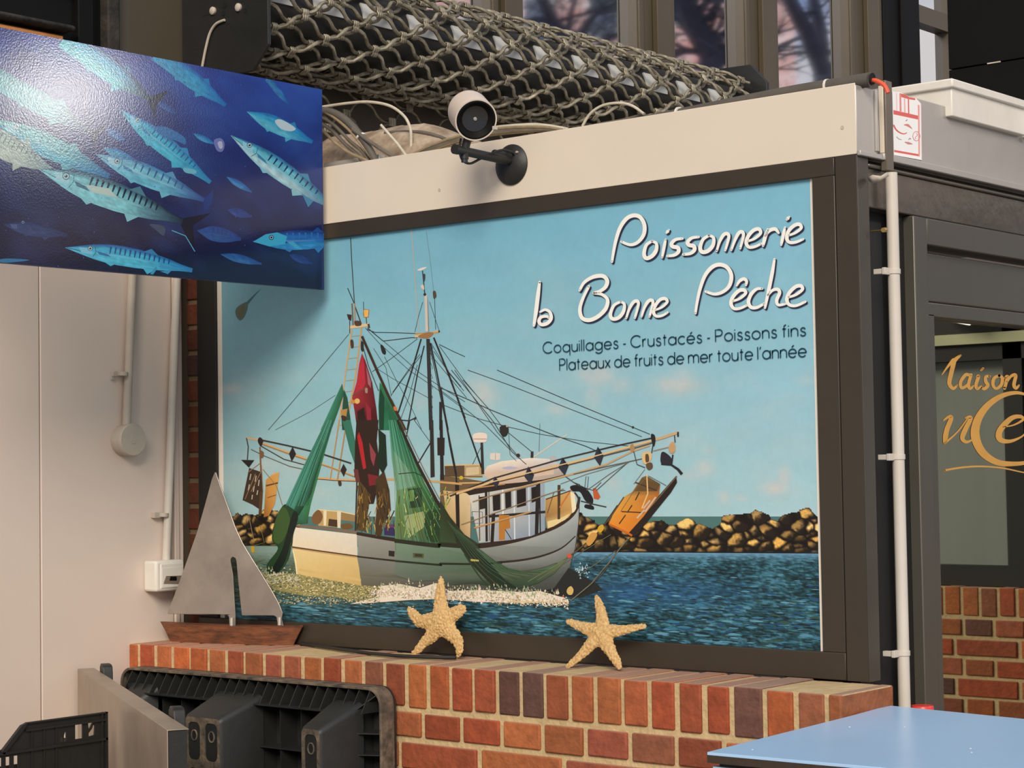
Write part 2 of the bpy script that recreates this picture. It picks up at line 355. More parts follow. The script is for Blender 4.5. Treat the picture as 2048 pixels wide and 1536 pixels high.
# ------------------------------------------------------------------ brick parapet
BR = [(168, 90, 54), (178, 100, 58), (164, 82, 50), (152, 80, 58), (186, 106, 56), (160, 88, 60), (174, 82, 48), (160, 96, 66), (188, 98, 52), (180, 104, 60)]
BRD = [(112, 74, 62), (124, 80, 66), (104, 72, 62)]
def bcol(rng, dark=0.06):
    c = rng.choice(BRD) if rng.random() < dark else rng.choice(BR)
    f = rng.uniform(0.86, 1.1); return lin([clamp(v * f, 0, 255) for v in c])
def brick_wall(name, x0, x1, yf, zt, depth, rng, joints=None, label=None):
    """rowlock coping over courses of headers and stretchers; each brick a bevelled block in the mortar bed"""
    mb = MB(); mo = MB()
    xs = joints or []
    if not xs:
        x = x1
        while x > x0 - 0.08: xs.append(x); x -= 0.0757
    for a, b in zip(xs, xs[1:]):
        j = rng.uniform(-0.002, 0.002); w = rng.uniform(0.0055, 0.009); t = rng.uniform(-0.003, 0.0015)
        c = bcol(rng)
        mb.box((b + w, yf + j, zt - 0.108 + rng.uniform(-0.003, 0.003)), (a - w, yf + depth, zt + t), 0, c)
    z = zt - 0.122; row = 0
    hx = -0.418 if joints else x1 - 0.02
    while z > 0.05:
        L = 0.1293 if row % 2 == 0 else 0.2652
        x = hx + (0.0 if row % 2 == 0 else -0.06) + L * 8
        while x > x1 + 0.0: x -= L
        x += L
        while x > x0 - L:
            a = min(x, x1); b = max(x - L, x0)
            if a - b > 0.02:
                w = rng.uniform(0.0065, 0.0105); j = rng.uniform(-0.0025, 0.002)
                mb.box((b + w, yf + j, z - 0.063 + rng.uniform(-0.002, 0.002)), (a - (w if a < x1 else 0), yf + 0.1, z + rng.uniform(-0.002, 0.002)), 0, bcol(rng, 0.2))
            x -= L
        z -= 0.0765; row += 1
    o = mb.build(name, M_brick, bevel=0.004, seg=2)
    mo.box((x0, yf + 0.0065, 0), (x1 - 0.004, yf + depth - 0.01, zt - 0.0018))
    struct(o, label, 'wall'); struct(mo.build('mortar', M_mortar, o))
    return o
jx = [0.015, -0.026, -0.101, -0.182, -0.266, -0.339, -0.414, -0.492, -0.567, -0.645, -0.722, -0.798, -0.872]
jx[0:2] = [0.015, -0.026]
while jx[-1] > -2.28: jx.append(jx[-1] - 0.0755)
jx.append(-2.352)
jx[0] = 0.019
brick_wall('wall_parapet', XW, 0.015, -0.225, 1.13, 0.225, random.Random(3), jx, 'brick parapet under the boat poster')
# brick pier behind the left end of the frame
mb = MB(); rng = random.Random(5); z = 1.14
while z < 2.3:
    mb.box((XW - 0.02, 0.012, z + 0.006), (-2.306, 0.06, z + 0.069), 0, tuple(v * 0.3 for v in bcol(rng))); z += 0.0765  # bricks darkened: the shade beside the wall is painted into their colour
pier = struct(mb.build('wall_pier', M_brick, bevel=0.003)); struct(MB().box((XW - 0.02, 0.018, 1.13), (-2.309, 0.07, ZF0)).build('mortar', mat('painted_shade_mortar', (120, 100, 74), 0.95, var=0.3, scale=20), pier))  # mortar tone painted dark for the same shade

# the kiosk across the passage, seen mirrored in the door glass
DG = XR - 0.05
NY = 3.0
nx0, nx1 = 0.75, 2.6
brick_wall('wall_opposite', nx0, nx1, NY, 1.135, 0.2, random.Random(11), None, 'brick parapet of the kiosk across the passage')
def nb(px, py): return mirrored(px, py, DG, 1, NY)
mb = MB().box((nx0, NY + 0.06, 1.136), (nx1, NY + 0.14, 1.215))
xa, xb = nb(1998, 900).x, nb(2036, 900).x
mb.box((xb, NY + 0.05, 1.136), (xa, NY + 0.14, 2.45)); mb.box((xb - 1.0, NY + 0.05, 1.136), (xb - 0.9, NY + 0.14, 2.45))
zt = nb(1900, 722).z; mb.box((nx0, NY + 0.05, zt), (nx1, NY + 0.14, zt + 0.6))
struct(mb.build('trim_8', M_dark), 'dark frame of the kiosk across the passage', 'frame')
struct(MB().box((nx0, NY + 0.03, nb(1890, 690).z), (nx1, NY + 0.14, nb(1890, 669).z)).build('trim_9', mat('pale_green_strip', (190, 190, 150), 0.5)), 'pale strip of the kiosk across the passage', 'trim')
struct(MB().box((nx0, NY + 0.11, 1.2), (nx1, NY + 0.12, zt + 0.01)).build('window_6', mat('pale_green_blind', (140, 146, 138), 0.4, var=0.12, scale=2, stretch=(4, 1, 0.2))), 'pale green window of the kiosk across the passage', 'window')

p0, p1 = nb(1904, 637), nb(1952, 646); M_tube = bpy.data.materials.new('lit_tube'); M_tube.use_nodes = True
bs = M_tube.node_tree.nodes['Principled BSDF']; bs.inputs['Emission Color'].default_value = (1, 0.93, 0.82, 1); bs.inputs['Emission Strength'].default_value = 2.5
tl = thing('tube_lamp', 'short lit tube lamp mirrored at the top of the door glass', 'lamp', (p0 + p1) / 2)
MB().tube([p0 - V((0, 0.05, 0)), p1 - V((0, 0.05, 0))], 0.012, 10).build('tube', M_tube, tl); MB().box((min(p0.x, p1.x) - 0.05, NY - 0.08, p0.z + 0.013), (max(p0.x, p1.x) + 0.05, NY + 0.05, p0.z + 0.05)).build('fitting', M_white, tl)
# ------------------------------------------------------------------ old dark window above the fish sign
t = thing('old_window', 'weathered black window frame above the fish sign at top left', 'window', (XW, -0.6, 2.8))
mb = MB(); mb.box((XW - 0.01, -0.306, 2.6), (XW + 0.035, -0.262, 3.6)); mb.box((XW - 0.01, -1.6, 2.6), (XW + 0.03, -1.55, 3.6)); mb.build('jamb', M_rust, t, bevel=0.006)
zs = 2.871
MB().box((XW - 0.01, -1.55, 2.876), (XW + 0.05, -0.43, 2.893)).build('sill_moulding', M_rust, t, bevel=0.008)
mb = MB().box((XW - 0.05, -1.55, 2.6), (XW - 0.002, -0.30, 3.6)).box((XW - 0.01, -0.40, 2.6), (XW + 0.02, -0.345, 3.6)).box((XW - 0.01, -1.55, zs + 0.13), (XW + 0.025, -0.40, zs + 0.2)); mb.build('panel', M_blackmetal, t, bevel=0.004)
MB().box((XW - 0.005, -1.55, 2.82), (XW + 0.02, -0.452, 2.866)).build('painted_glow_strip', M_painted_glow, t, bevel=0.004)['label'] = 'orange strip painted as a warm glow'  # warm reflected light painted as an orange strip

# ------------------------------------------------------------------ rolled security grille
AX, AZ = -2.18, 3.01
t = thing('rolled_security_grille', 'rolled-up wavy link security grille above the kiosk roof', 'security grille', (AX, 0.0, AZ))
M_link = mat('dusty_steel_link', (174, 165, 144), 0.5, metal=0.4, col2=(104, 96, 78), scale=30, bump=0.12, bscale=120)
M_slat = mat('white_slat', (200, 200, 194), 0.5, var=0.1, scale=10)
MB().lathe([(0.128, 0), (0.128, 2.68)], (AX, 0.01, AZ), (0, 1, 0), 40).build('barrel', mat('barrel_black', (40, 38, 32), 0.55, var=0.2, scale=6), t)
mb = MB()
for k in range(12):
    mb = MB(); y = 0.05 + k * 0.213; a0, a1 = math.radians(0), math.radians(30); r0 = 0.1285
    for q in range(4):
        b0, b1 = a0 + (a1 - a0) * q / 4, a0 + (a1 - a0) * (q + 1) / 4
        p = [V((AX + math.cos(b) * (r0 + h), yy, AZ + math.sin(b) * (r0 + h))) for h in (0, 0.006) for b, yy in ((b0, y), (b1, y), (b1, y + 0.13), (b0, y + 0.13))]
        mb.add(p, [(4, 5, 6, 7), (0, 3, 2, 1), (0, 1, 5, 4), (2, 3, 7, 6), (1, 2, 6, 5), (3, 0, 4, 7)])
    mb.build('slat', M_slat, t)
pass
def grille_layer(mb, R, phase, y0, y1, n=18, pitch=0.213, rr=0.0063, arange=None, shift=0.0):
    """wavy rods side by side round the roll, bound to each other by pairs of clips"""
    dt = 2 * math.pi / n
    for k in range(n):
        if arange and not (arange[0] <= k * 360 / n <= arange[1]): continue
        base = dt * k + shift; half = (k % 2) * 0.5; pts = []
        y = y0; st = pitch / 16
        while y < y1 + 1e-6:
            s_ = ((y - phase) / pitch + half) * 2 * math.pi
            w = math.sin(s_); w = math.copysign(abs(w) ** 0.62, w)
            th = base + w * dt * 0.40; R_ = R + 0.004 * math.cos(2 * s_)
            pts.append((AX + math.cos(th) * R_, y, AZ + math.sin(th) * R_)); y += st
        mb.tube(pts, rr, 6)
        # clip where the crest of this rod meets the trough of the next
        m = 0
        while True:
            yc = phase + (0.25 - half + m) * pitch; m += 1
            if yc > y1: break
            if yc < y0: continue
            th = base + dt * 0.5
            for dy, r_ in ((-0.0075, 0.0038), (0.0, 0.0045), (0.0075, 0.0038)):
                q = [(AX + math.cos(th + a) * (R + h), yc + dy, AZ + math.sin(th + a) * (R + h)) for a, h in ((-0.09, -0.004), (-0.075, 0.0065), (-0.03, 0.007), (0.0, 0.0035), (0.03, 0.007), (0.075, 0.0065), (0.09, -0.004))]
                mb.tube(q, r_, 6, col=(1, 1, 1))
mb = MB(); grille_layer(mb, 0.176, 0.02, 0.02, 2.68)
g1 = mb.build('wavy_links', M_link, t, angle=60); g1['kind'] = 'stuff'
mb = MB(); grille_layer(mb, 0.150, 0.10, 0.02, 2.68, shift=0.14)
g2 = mb.build('inner_links', M_link, t, angle=60); g2['kind'] = 'stuff'
# loose end of the grille hanging behind the roll
mb = MB()
for k in range(-1, 3):
    zc = 2.80 - k * 0.062; pts = []; half = (k % 2) * 0.5
    for q in range(0, 120):
        y = 0.25 + q * 0.0133; w = math.sin(((y - 0.02) / 0.213 + half) * 2 * math.pi); w = math.copysign(abs(w) ** 0.62, w)
        pts.append((-2.285 + 0.02 * k, y, zc + w * 0.026))
    mb.tube(pts, 0.0052, 6)
    for m in range(8):
        yc = 0.02 + (0.25 - half + m) * 0.213
        if 0.26 < yc < 1.8:
            for dy in (-0.0105, 0, 0.0105): mb.tube([(-2.279 + 0.02 * k, yc + dy, zc + 0.019), (-2.277 + 0.02 * k, yc + dy, zc + 0.032), (-2.279 + 0.02 * k, yc + dy, zc + 0.045)], 0.0055, 6)
g3 = mb.build('hanging_links', M_link, t, angle=60); g3['kind'] = 'stuff'
pl = [(XW, 0, 2.79), (-2.04, 0, 2.79), (-1.972, 0, 2.858), (-1.972, 0, 3.30), (-2.05, 0, 3.40), (XW, 0, 3.40)]
ep = MB().prism(pl, (0, 0.012, 0)).build('end_plate', M_black, t, bevel=0.0015)
for px, py in ((427, 22), (478, 15)): MB().lathe([(0.0, -0.004), (0.009, -0.003), (0.012, 0.0), (0.012, 0.006), (0.007, 0.01), (0, 0.01)], on(1, -0.0, px, py), (0, -1, 0), 16).build('bolt', M_greypl, ep)
M_hole = mat('hole_black', (8, 8, 8), 0.9)
for px, py, r in ((449, 11, 0.008), (446, 27, 0.008), (490, 21, 0.007)):
    MB().lathe([(0, 0.0006), (r, 0.0006), (r, 0)], on(1, -0.0005, px, py), (0, -1, 0), 16).build('hole', M_hole, ep)
MB().box(on(1, -0.0006, 405, 33), on(1, 0.0, 425, 27)).build('slot', M_hole, ep)
MB().prism([(XW, 2.7, 2.84), (-2.04, 2.7, 2.84), (-1.992, 2.7, 2.90), (-1.992, 2.7, 3.135), (-2.067, 2.7, 3.217), (XW, 2.7, 3.225)], (0, 0.02, 0)).build('end_plate', M_black, t, bevel=0.0015)
simple('cable', 'pale cable hanging from the black end plate of the grille', 'cable', MB().tube(smooth([on(1, -0.006, *p) for p in ((449, 40), (432, 48), (420, 66), (412, 95), (406, 125), (402, 150), (400, 178))], 6), 0.0042, 8), M_greypl)

# ------------------------------------------------------------------ loose cables and ducts on the kiosk roof
M_cabwhite = mat('dusty_white_cable', (214, 204, 182), 0.6, var=0.3, scale=25)
M_cabgrey = mat('dusty_grey_cable', (112, 104, 92), 0.65, var=0.3, scale=25)
M_cabtan = mat('dusty_tan_cable', (160, 140, 108), 0.7, var=0.35, scale=25)
M_conduit = mat('corrugated_grey_conduit', (96, 90, 82), 0.6, var=0.2, scale=18)
M_plaster = mat('dusty_plaster', (186, 168, 146), 0.95, col2=(128, 108, 88), scale=14, bump=0.6, bscale=40)
def cable(label, pts, r, m, y=None, n=8):
    P = [on(1, p[2] if len(p) > 2 else y, p[0], p[1]) for p in pts]
    return simple('cable', label, 'cable', MB().tube(smooth(P, n), r, 8), m)
cable('white cable arching between the fish sign and the roof', [(600, 222), (650, 213), (700, 206), (740, 204), (780, 212), (808, 232), (820, 255), (822, 275), (822, 300)], 0.0042, M_cabwhite, 0.16)
cable('thin white cable running down straight to the fascia, left of the spotlight', [(762, 250), (775, 265), (795, 288), (815, 315), (840, 345)], 0.004, M_cabwhite, 0.085)
bund = [((640, 218), (670, 236), (700, 262), (725, 292), (745, 318), (762, 345)), ((635, 228), (668, 250), (698, 280), (725, 304), (750, 340)), ((635, 242), (665, 262), (690, 288), (715, 310), (735, 340)),
        ((635, 250), (670, 285), (700, 306), (735, 322), (765, 345)), ((640, 225), (680, 262), (705, 290), (740, 312), (770, 340))]
bl = ['tan cable on top of the bundle beside the fish sign', 'dark cable second in the bundle beside the fish sign', 'dark cable low in the bundle beside the fish sign', 'tan cable lowest in the bundle beside the fish sign', 'thin tan cable crossing the bundle beside the fish sign']
for k, b in enumerate(bund): cable(bl[k], b, (0.0045, 0.005, 0.0055, 0.0045, 0.003)[k], (M_cabtan, M_cabgrey, M_cabgrey, M_cabtan, M_cabtan)[k], 0.05 + 0.012 * (k % 3))
cable('grey cable curving right under the corrugated conduit', [(705, 258), (735, 280), (765, 300), (785, 312), (805, 318), (850, 312)], 0.006, M_cabgrey, 0.045)
cable('dark cable lying behind the white lump', [(770, 266), (800, 264), (845, 265), (880, 274), (900, 284)], 0.0055, M_cabgrey, 0.20)
def conduit(label, P, r, m, ends=None):
    P = smooth(P, 40); pts = [P[0]]; acc = 0
    out = [P[0].copy()]; step = 0.0032
    for a, b in zip(P, P[1:]):
        d = (b - a).length; 
        while acc + d >= step:
            t = (step - acc) / d; a = a.lerp(b, t); out.append(a.copy()); d = (b - a).length; acc = 0
        acc += d
    rs = [r * (1.0 if i % 2 else 0.84) for i in range(len(out))]
    if ends: rs = [v * (ends[0] + (ends[1] - ends[0]) * i / len(out)) for i, v in enumerate(rs)]
    return simple('corrugated_conduit', label, 'conduit', MB().tube(out, rs, 12), m, angle=80)
conduit('grey corrugated conduit bending down beside the fish sign', [on(1, 0.055, *p) for p in ((640, 220), (672, 228), (700, 248), (725, 278), (745, 310), (760, 345))], 0.0115, M_conduit)
cd = conduit('long corrugated conduit lying along the top of the cream fascia', [on(1, 0.035, *p) for p in ((1120, 278), (1280, 244), (1430, 214), (1580, 185), (1680, 169), (1742, 159))], 0.0155, M_conduit, (0.75, 1.12))
MB().lathe([(0.0135, 0), (0.0135, 0.0015)], on(1, 0.035, 1744.5, 157.6), on(1, 0.035, 1742, 158) - on(1, 0.035, 1660, 165), 16).build('open_end', mat('hole_dark', (10, 9, 9), 0.9), cd)
for q, (px, py) in enumerate(((1655, 173), (1358, 228), (722, 274))):
    P0 = on(1, 0.035 if q < 2 else 0.055, px, py)
    ax_ = (on(1, 0.035, 1660, 165) - on(1, 0.035, 1550, 178)) if q < 2 else (on(1, 0.055, 745, 310) - on(1, 0.055, 725, 278))
    simple('cable_tie', ('white cable tie near the open end of the long conduit', 'white cable tie round the middle of the long conduit', 'pale cable tie round the bent conduit beside the fish sign')[q], 'cable tie', MB().lathe([(0.0155, -0.003), (0.0174, -0.003), (0.0174, 0.003), (0.0155, 0.003)] if q < 2 else [(0.013, -0.003), (0.015, -0.003), (0.015, 0.003), (0.013, 0.003)], P0, ax_, 18), M_white)
cable('orange wire coming out of the open conduit end', [(1738, 161), (1750, 161), (1762, 166), (1771, 174), (1776, 186)], 0.005, mat('orange_wire', (236, 88, 52), 0.45), 0.035)
# coil of white cable, several turns
for k in range(7):
    dx = k * 4 - 10; dy = [0, 4, -3, 7, 2, -5, 9][k]
    cable('dusty pale cable of the coil behind the spotlight', [(792 + dx, 334 + dy), (830 + dx, 312 + dy), (870 + dx, 292 + dy), (915 + dx, 276 + dy), (965 + dx, 262 + dy), (1030 + dx, 255 + dy), (1085, 254 + dy * 0.8), (1125 + k * 2, 260 + dy * 0.4)], 0.0042, M_cabwhite if k % 3 else M_cabtan, 0.07 + 0.012 * k)['group'] = 'turns of the cable coil'
cable('thin white cable looping up beside the coil', [(1165, 252), (1180, 228), (1205, 211), (1238, 206), (1265, 212), (1288, 228)], 0.0035, M_cabwhite, 0.06)
cable('grey cable emerging from the coil towards the conduit', [(1165, 256), (1200, 248), (1245, 240), (1290, 228)], 0.004, M_cabgrey, 0.075)
# lump of dusty plaster behind the fascia
mb = MB(); nx, nyy = 40, 14; vs = []; fs = []
for j in range(nyy + 1):
    for i in range(nx + 1):
        u, v_ = i / nx, j / nyy; x = -1.96 + u * 0.70; y = 0.12 + v_ * 0.3; q_ = clamp((u - .42) / .58)
        h = math.sin(v_ * math.pi) ** 0.6 * (0.172 - 0.115 * q_ * q_ * (3 - 2 * q_))
        vs.append((x, y, 2.445 + h + 0.012 * fbm(x * 14, y * 14) + 0.004 * fbm(x * 60, y * 60)))
for j in range(nyy):
    for i in range(nx): a = j * (nx + 1) + i; fs.append((a, a + 1, a + nx + 2, a + nx + 1))
mb.add(vs, fs); b0 = MB(); o = simple('plaster_lump', 'dusty off-white lump of plaster on the roof behind the cables', 'plaster', mb, M_plaster); so = o.modifiers.new('thick', 'SOLIDIFY'); so.thickness = 0.02
simple('metal_flashing', 'pale metal strip on the roof edge next to the fish sign', 'flashing', MB().box((-1.82, 0.07, 2.45), (-1.60, 0.095, 2.501)), M_metalgrey, bevel=0.002)

# ------------------------------------------------------------------ white box on the roof corner, black housing behind
t = thing('white_roof_box', 'white plastic box with a lid on the roof corner above the door', 'box', (-0.2, 0.65, 2.45))
MB().box((-0.42, 0.43, 2.451), (-0.03, 0.83, 2.528)).build('body', M_white, t, bevel=0.003)
MB().box((-0.43, 0.42, 2.519), (-0.022, 0.842, 2.541)).build('lid', M_white, t, bevel=0.004)
MB().lathe([(0.004, 0), (0.004, 0.002), (0, 0.002)], on(1, 0.43, 1834, 180), (0, -1, 0), 10).build('screw', M_dark, t)
MB().box((-0.03, 0.85, 2.451), (-0.01, 1.1, 2.535)).box((-0.40, 0.85, 2.451), (-0.03, 1.4, 2.52)).build('rear_section', M_white, t, bevel=0.003)
t = thing('ventilation_housing', 'black metal housing standing on the roof at top right', 'housing', (0, 1.5, 2.45))
MB().box((-0.43, 1.2, 2.45), (0.25, 1.7, 2.733)).build('lower_panel', M_blackmetal, t, bevel=0.0015); MB().box((-0.43, 1.2, 2.7365), (0.25, 1.7, 3.6)).build('upper_panel', M_blackmetal, t, bevel=0.0015)
MB().box((-0.31, 1.197, 2.733), (-0.27, 1.2, 2.7365)).build('clip', M_greypl, t)

# ------------------------------------------------------------------ spotlight on the fascia
t = thing('wall_spotlight', 'cream cylinder spotlight on a black arm fixed to the fascia', 'spotlight', (-1.056, 0, 2.40))
c0 = V((-1.058, -0.001, 2.4015))
base = MB().lathe([(0, 0.022), (0.018, 0.021), (0.035, 0.015), (0.049, 0.007), (0.053, 0.003), (0.053, 0.0)], c0, (0, -1, 0), 40).build('base_plate', M_black, t)
MB().lathe([(0.003, 0.017), (0.003, 0.012)], c0 + V((0.03, 0, 0.028)), (0, -1, 0), 8).build('screw', M_greypl, base)
MB().lathe([(0.013, 0.0), (0.013, 0.03), (0.011, 0.034)], c0 + V((-0.014, -0.014, 0.022)), V((-0.3, -1, 0.1)), 16).build('cable_gland', M_black, base)
ae = on(0, -1.052, 913, 299); a0 = V((-1.05, -0.012, 2.408))
arm = MB().tube([a0, a0.lerp(ae, 0.5), ae], 0.0115, 16).tube([ae + (ae - a0).normalized() * -0.004, ae + (ae - a0).normalized() * 0.008], 0.0125, 16).build('arm', M_black, t)
s0 = a0.lerp(ae, 0.86); bf = V(sight(951, 240)).normalized(); bc = CAM + sight(947, 234) * ((s0 - CAM).length / sight(947, 234).length * 0.999)
axis = (-bf * 0.93 + RIGHT * 0.24 - UP * 0.285).normalized()
st = MB().tube([s0 + V((0, 0, -0.028)), s0 + V((0, 0, -0.02))], 0.0085, 12).tube([s0 + V((0, 0, -0.02)), s0 + V((0, 0, 0.0)), s0.lerp(bc, 0.55)], 0.0105, 14).build('knuckle', M_black, t)
fc = bc + axis * 0.028
head = MB().lathe([(0.0, -0.098), (0.044, -0.096), (0.0525, -0.088), (0.0535, -0.08), (0.0535, 0.0), (0.050, 0.0), (0.0495, -0.02), (0.049, -0.03)], fc, axis, 48).build('housing', mat('cream_spotlight', (222, 206, 190), 0.42, var=0.08, scale=12), t)
MB().lathe([(0.0505, -0.03), (0.0505, -0.0005), (0.046, 0.0005), (0.034, -0.012), (0.034, -0.014), (0, -0.014)], fc, axis, 48).build('bezel', M_blackmetal, head)
MB().lathe([(0.0345, -0.0125), (0.033, -0.011), (0, -0.0105)], fc, axis, 40).build('lens', mat('dark_lens', (48, 42, 36), 0.12), head)
MB().lathe([(0.005, 0), (0.004, 0.003), (0.0, 0.004)], fc - axis * 0.0105, axis, 14).build('lens_stud', M_metalgrey, head)
for q_ in (RIGHT * 0.046 - UP * 0.02, -RIGHT * 0.047 - UP * 0.008): MB().box((-0.004, -0.004, -0.004), (0.005, 0.005, 0.005), M=Matrix.Translation(fc + q_)).build('latch', M_greypl, head)
L1 = [on(1, -0.17, 922, 277), on(1, -0.175, 919, 300), on(1, -0.18, 925, 320), on(1, -0.16, 940, 327), on(1, -0.13, 960, 318), on(1, -0.10, 985, 306), on(1, -0.06, 1005, 300), on(1, -0.035, 1022, 304), on(1, -0.02, 1027, 309)]
MB().tube(smooth(L1, 8), 0.0032, 8).build('cable', M_black, t)

# ------------------------------------------------------------------ side of the kiosk: channel, strips, pipe, notice
simple('cable_channel', 'brown vertical metal channel over the top of the white pipe', 'channel', MB().box((XR + 0.001, 0.106, 2.284), (XR + 0.018, 0.137, 2.492)), mat('brown_channel', (112, 102, 90), 0.45, metal=0.2, var=0.12, scale=10), bevel=0.002)
simple('metal_strip', 'left of two thin metal strips on the corner fascia', 'strip', MB().box((XR, 0.083, 2.327), (XR + 0.006, 0.093, 2.468)), M_metalgrey, bevel=0.001)
simple('metal_strip', 'right of two thin metal strips, beside the brown channel', 'strip', MB().box((XR, 0.104, 2.325), (XR + 0.012, 0.113, 2.48)), M_cream, bevel=0.001)
t = thing('drain_pipe', 'white vertical plastic pipe beside the glass door', 'pipe', (XR + 0.018, 0.123, 0))
px_ = XR + 0.018
MB().lathe([(0.0138, 0.0), (0.0138, 2.28), (0.012, 2.28), (0.012, 2.27)], (px_, 0.123, 0), (0, 0, 1), 32).build('tube', M_pipe, t)
for zc in (on(0, px_, 1785, 543).z, on(0, px_, 1792, 914).z, on(0, px_, 1802, 1307).z):
    MB().lathe([(0.0139, -0.006), (0.0158, -0.006), (0.0158, 0.006), (0.0139, 0.006)], (px_, 0.123, zc), (0, 0, 1), 32).box((px_ - 0.010, 0.086, zc - 0.008), (px_ - 0.002, 0.110, zc + 0.008)).box((px_ - 0.034, 0.09, zc - 0.006), (px_ - 0.010, 0.105, zc + 0.006)).build('clip', M_pipe, t, bevel=0.001)
mb = MB()
P0 = on(0, XR + 0.012, 1750, 352)
mb.add([on(0, XR + 0.004, 1735, 355), on(0, XR + 0.03, 1745, 350), on(0, XR + 0.04, 1762, 352), on(0, XR + 0.045, 1774, 344), on(0, XR + 0.05, 1778, 352), on(0, XR + 0.036, 1760, 362), on(0, XR + 0.02, 1746, 368), on(0, XR + 0.004, 1738, 362)], [(0, 1, 6, 7), (1, 2, 5, 6), (2, 3, 4, 5)])
o = simple('torn_tape', 'torn strip of tape between the corner post and the pipe top', 'tape', mb, M_greypl); o.modifiers.new('thick', 'SOLIDIFY').thickness = 0.001
simple('screw', 'long brass screw beside the upper part of the white pipe', 'screw', MB().tube([on(0, -0.07, 1741, 463), on(0, -0.02, 1768, 460)], 0.002, 8).tube([on(0, -0.02, 1766, 460), on(0, -0.02, 1771, 459.6)], 0.0055, 10), mat('brass', (190, 160, 100), 0.4, metal=0.7))
# printed notice
na = Art(0, XR + 0.0022, 1, k=(0.9, 0.88, 0.86), eps=2e-5)
Z5 = lambda x, y: (1700 + x * 200 / 1280, 120 + y * 240 / 1536)
red = (214, 92, 84); W_ = (238, 232, 226)
na.poly([Z5(*p) for p in ((540, 400), (640, 415), (770, 480), (840, 490), (900, 560), (910, 1280), (560, 1215))], W_)
def npoly(c, *pts): na.poly([Z5(*p) for p in pts], c)
npoly(red, (555, 640), (885, 715), (885, 765), (556, 695)); npoly(red, (565, 1150), (890, 1208), (890, 1235), (565, 1178)); npoly((226, 150, 140), (868, 570), (890, 580), (895, 1235), (876, 1230))
npoly(red, (632, 425), (700, 440), (770, 480), (835, 490), (835, 515), (745, 500), (640, 470)); npoly((222, 130, 122), (632, 430), (655, 440), (660, 660), (636, 655)); npoly((230, 170, 160), (690, 490), (706, 492), (712, 672), (694, 668)); npoly(red, (740, 500), (756, 505), (760, 690), (744, 686)); npoly((234, 190, 184), (590, 420), (602, 422), (606, 645), (594, 642))
na.line([Z5(*p) for p in ((556, 830), (590, 890), (640, 930), (690, 945), (730, 930))], [3.4, 2.6, 1.6], red, 6)
na.line([Z5(*p) for p in ((595, 980), (625, 1010), (660, 1020))], 1.4, (150, 140, 138), 5); na.line([Z5(*p) for p in ((690, 830), (740, 835), (795, 880))], [1, 5, 1], (212, 120, 110), 4); na.line([Z5(*p) for p in ((700, 1050), (750, 1065), (800, 1075))], [1, 5, 1], (200, 130, 122), 4); na.line([Z5(*p) for p in ((715, 780), (735, 762))], 1.4, (120, 110, 110)); na.line([Z5(*p) for p in ((750, 1020), (768, 1000), (780, 1015))], 1.6, (150, 110, 108))
na.line([Z5(850 + 45 * math.cos(a * 0.4), 975 + 60 * math.sin(a * 0.4)) for a in range(17)], 1.3, (214, 140, 132)); na.line([Z5(850 + 15 * math.sin(a), 975 + 12 * (a - 3)) for a in range(7)], 1.2, (214, 140, 132), 4)
t = na.mb.build('notice_print', mat('notice_ink', (255, 255, 255), 0.5, attr=True), None, sm=False)
nt_ = thing('paper_notice', 'faded white and red notice stuck on the fascia above the door', 'notice', (XR, 0.24, 2.4)); t.parent = nt_; t.matrix_parent_inverse = Matrix.Translation(-nt_.location)
MB().prism([on(0, XR + 0.0003, *Z5(*p)) for p in ((540, 400), (640, 415), (770, 480), (840, 490), (902, 560), (912, 1282), (560, 1217))], (0.0017, 0, 0)).build('sheet', mat('notice_paper', (236, 230, 224), 0.6), nt_)
# ------------------------------------------------------------------ fixtures on the left wall
t = thing('conduit_pipe', 'grey conduit ending in a round junction box on the white wall', 'conduit', (XW, -0.23, 1.72))
MB().tube([(XW + 0.016, -0.190, 2.50), (XW + 0.016, -0.211, 2.19), (XW + 0.016, -0.236, 1.76)], 0.0125, 14).build('tube', M_greypl, t)
P = on(0, XW + 0.016, 245, 748); MB().lathe([(0.013, -0.006), (0.0155, -0.006), (0.0155, 0.006), (0.013, 0.006)], P, (0, 0.06, 1), 20).box((XW, P.y - 0.03, P.z - 0.007), (XW + 0.012, P.y - 0.012, P.z + 0.007)).box((XW, P.y - 0.032, P.z - 0.018), (XW + 0.006, P.y - 0.02, P.z - 0.005)).build('clip', M_greypl, t, bevel=0.001)
jb = MB().lathe([(0.045, 0.0), (0.0465, 0.002), (0.0465, 0.036), (0.0475, 0.037), (0.0475, 0.044), (0.045, 0.0475), (0, 0.048)], (XW, -0.236, 1.718), (1, 0, 0), 40).build('junction_box', M_greypl, t)
MB().lathe([(0.012, 0.048), (0.0115, 0.0488), (0, 0.0488)], (XW, -0.236, 1.718), (1, 0, 0), 24).build('lid_boss', M_greypl, jb)
t = thing('conduit_pipe', 'white conduit running down to the small white meter box', 'conduit', (XW, -0.08, 1.37))
MB().tube([(XW + 0.017, -0.015, 2.50), (XW + 0.017, -0.044, 2.19), (XW + 0.017, -0.094, 1.355)], 0.0125, 14).build('tube', M_pipe, t)
P = on(0, XW + 0.017, 327, 1030); MB().lathe([(0.013, -0.006), (0.0155, -0.006), (0.0155, 0.006), (0.013, 0.006)], P, (0, 0.06, 1), 20).box((XW, P.y - 0.034, P.z - 0.008), (XW + 0.018, P.y - 0.012, P.z + 0.008)).build('clip', M_greypl, t, bevel=0.001)
t = thing('meter_box', 'small white meter box on the wall behind the model sailboat', 'box', (XW, -0.11, 1.32))
MB().box((XW, -0.166, 1.276), (XW + 0.058, -0.058, 1.366)).build('body', M_white, t, bevel=0.008, seg=3)
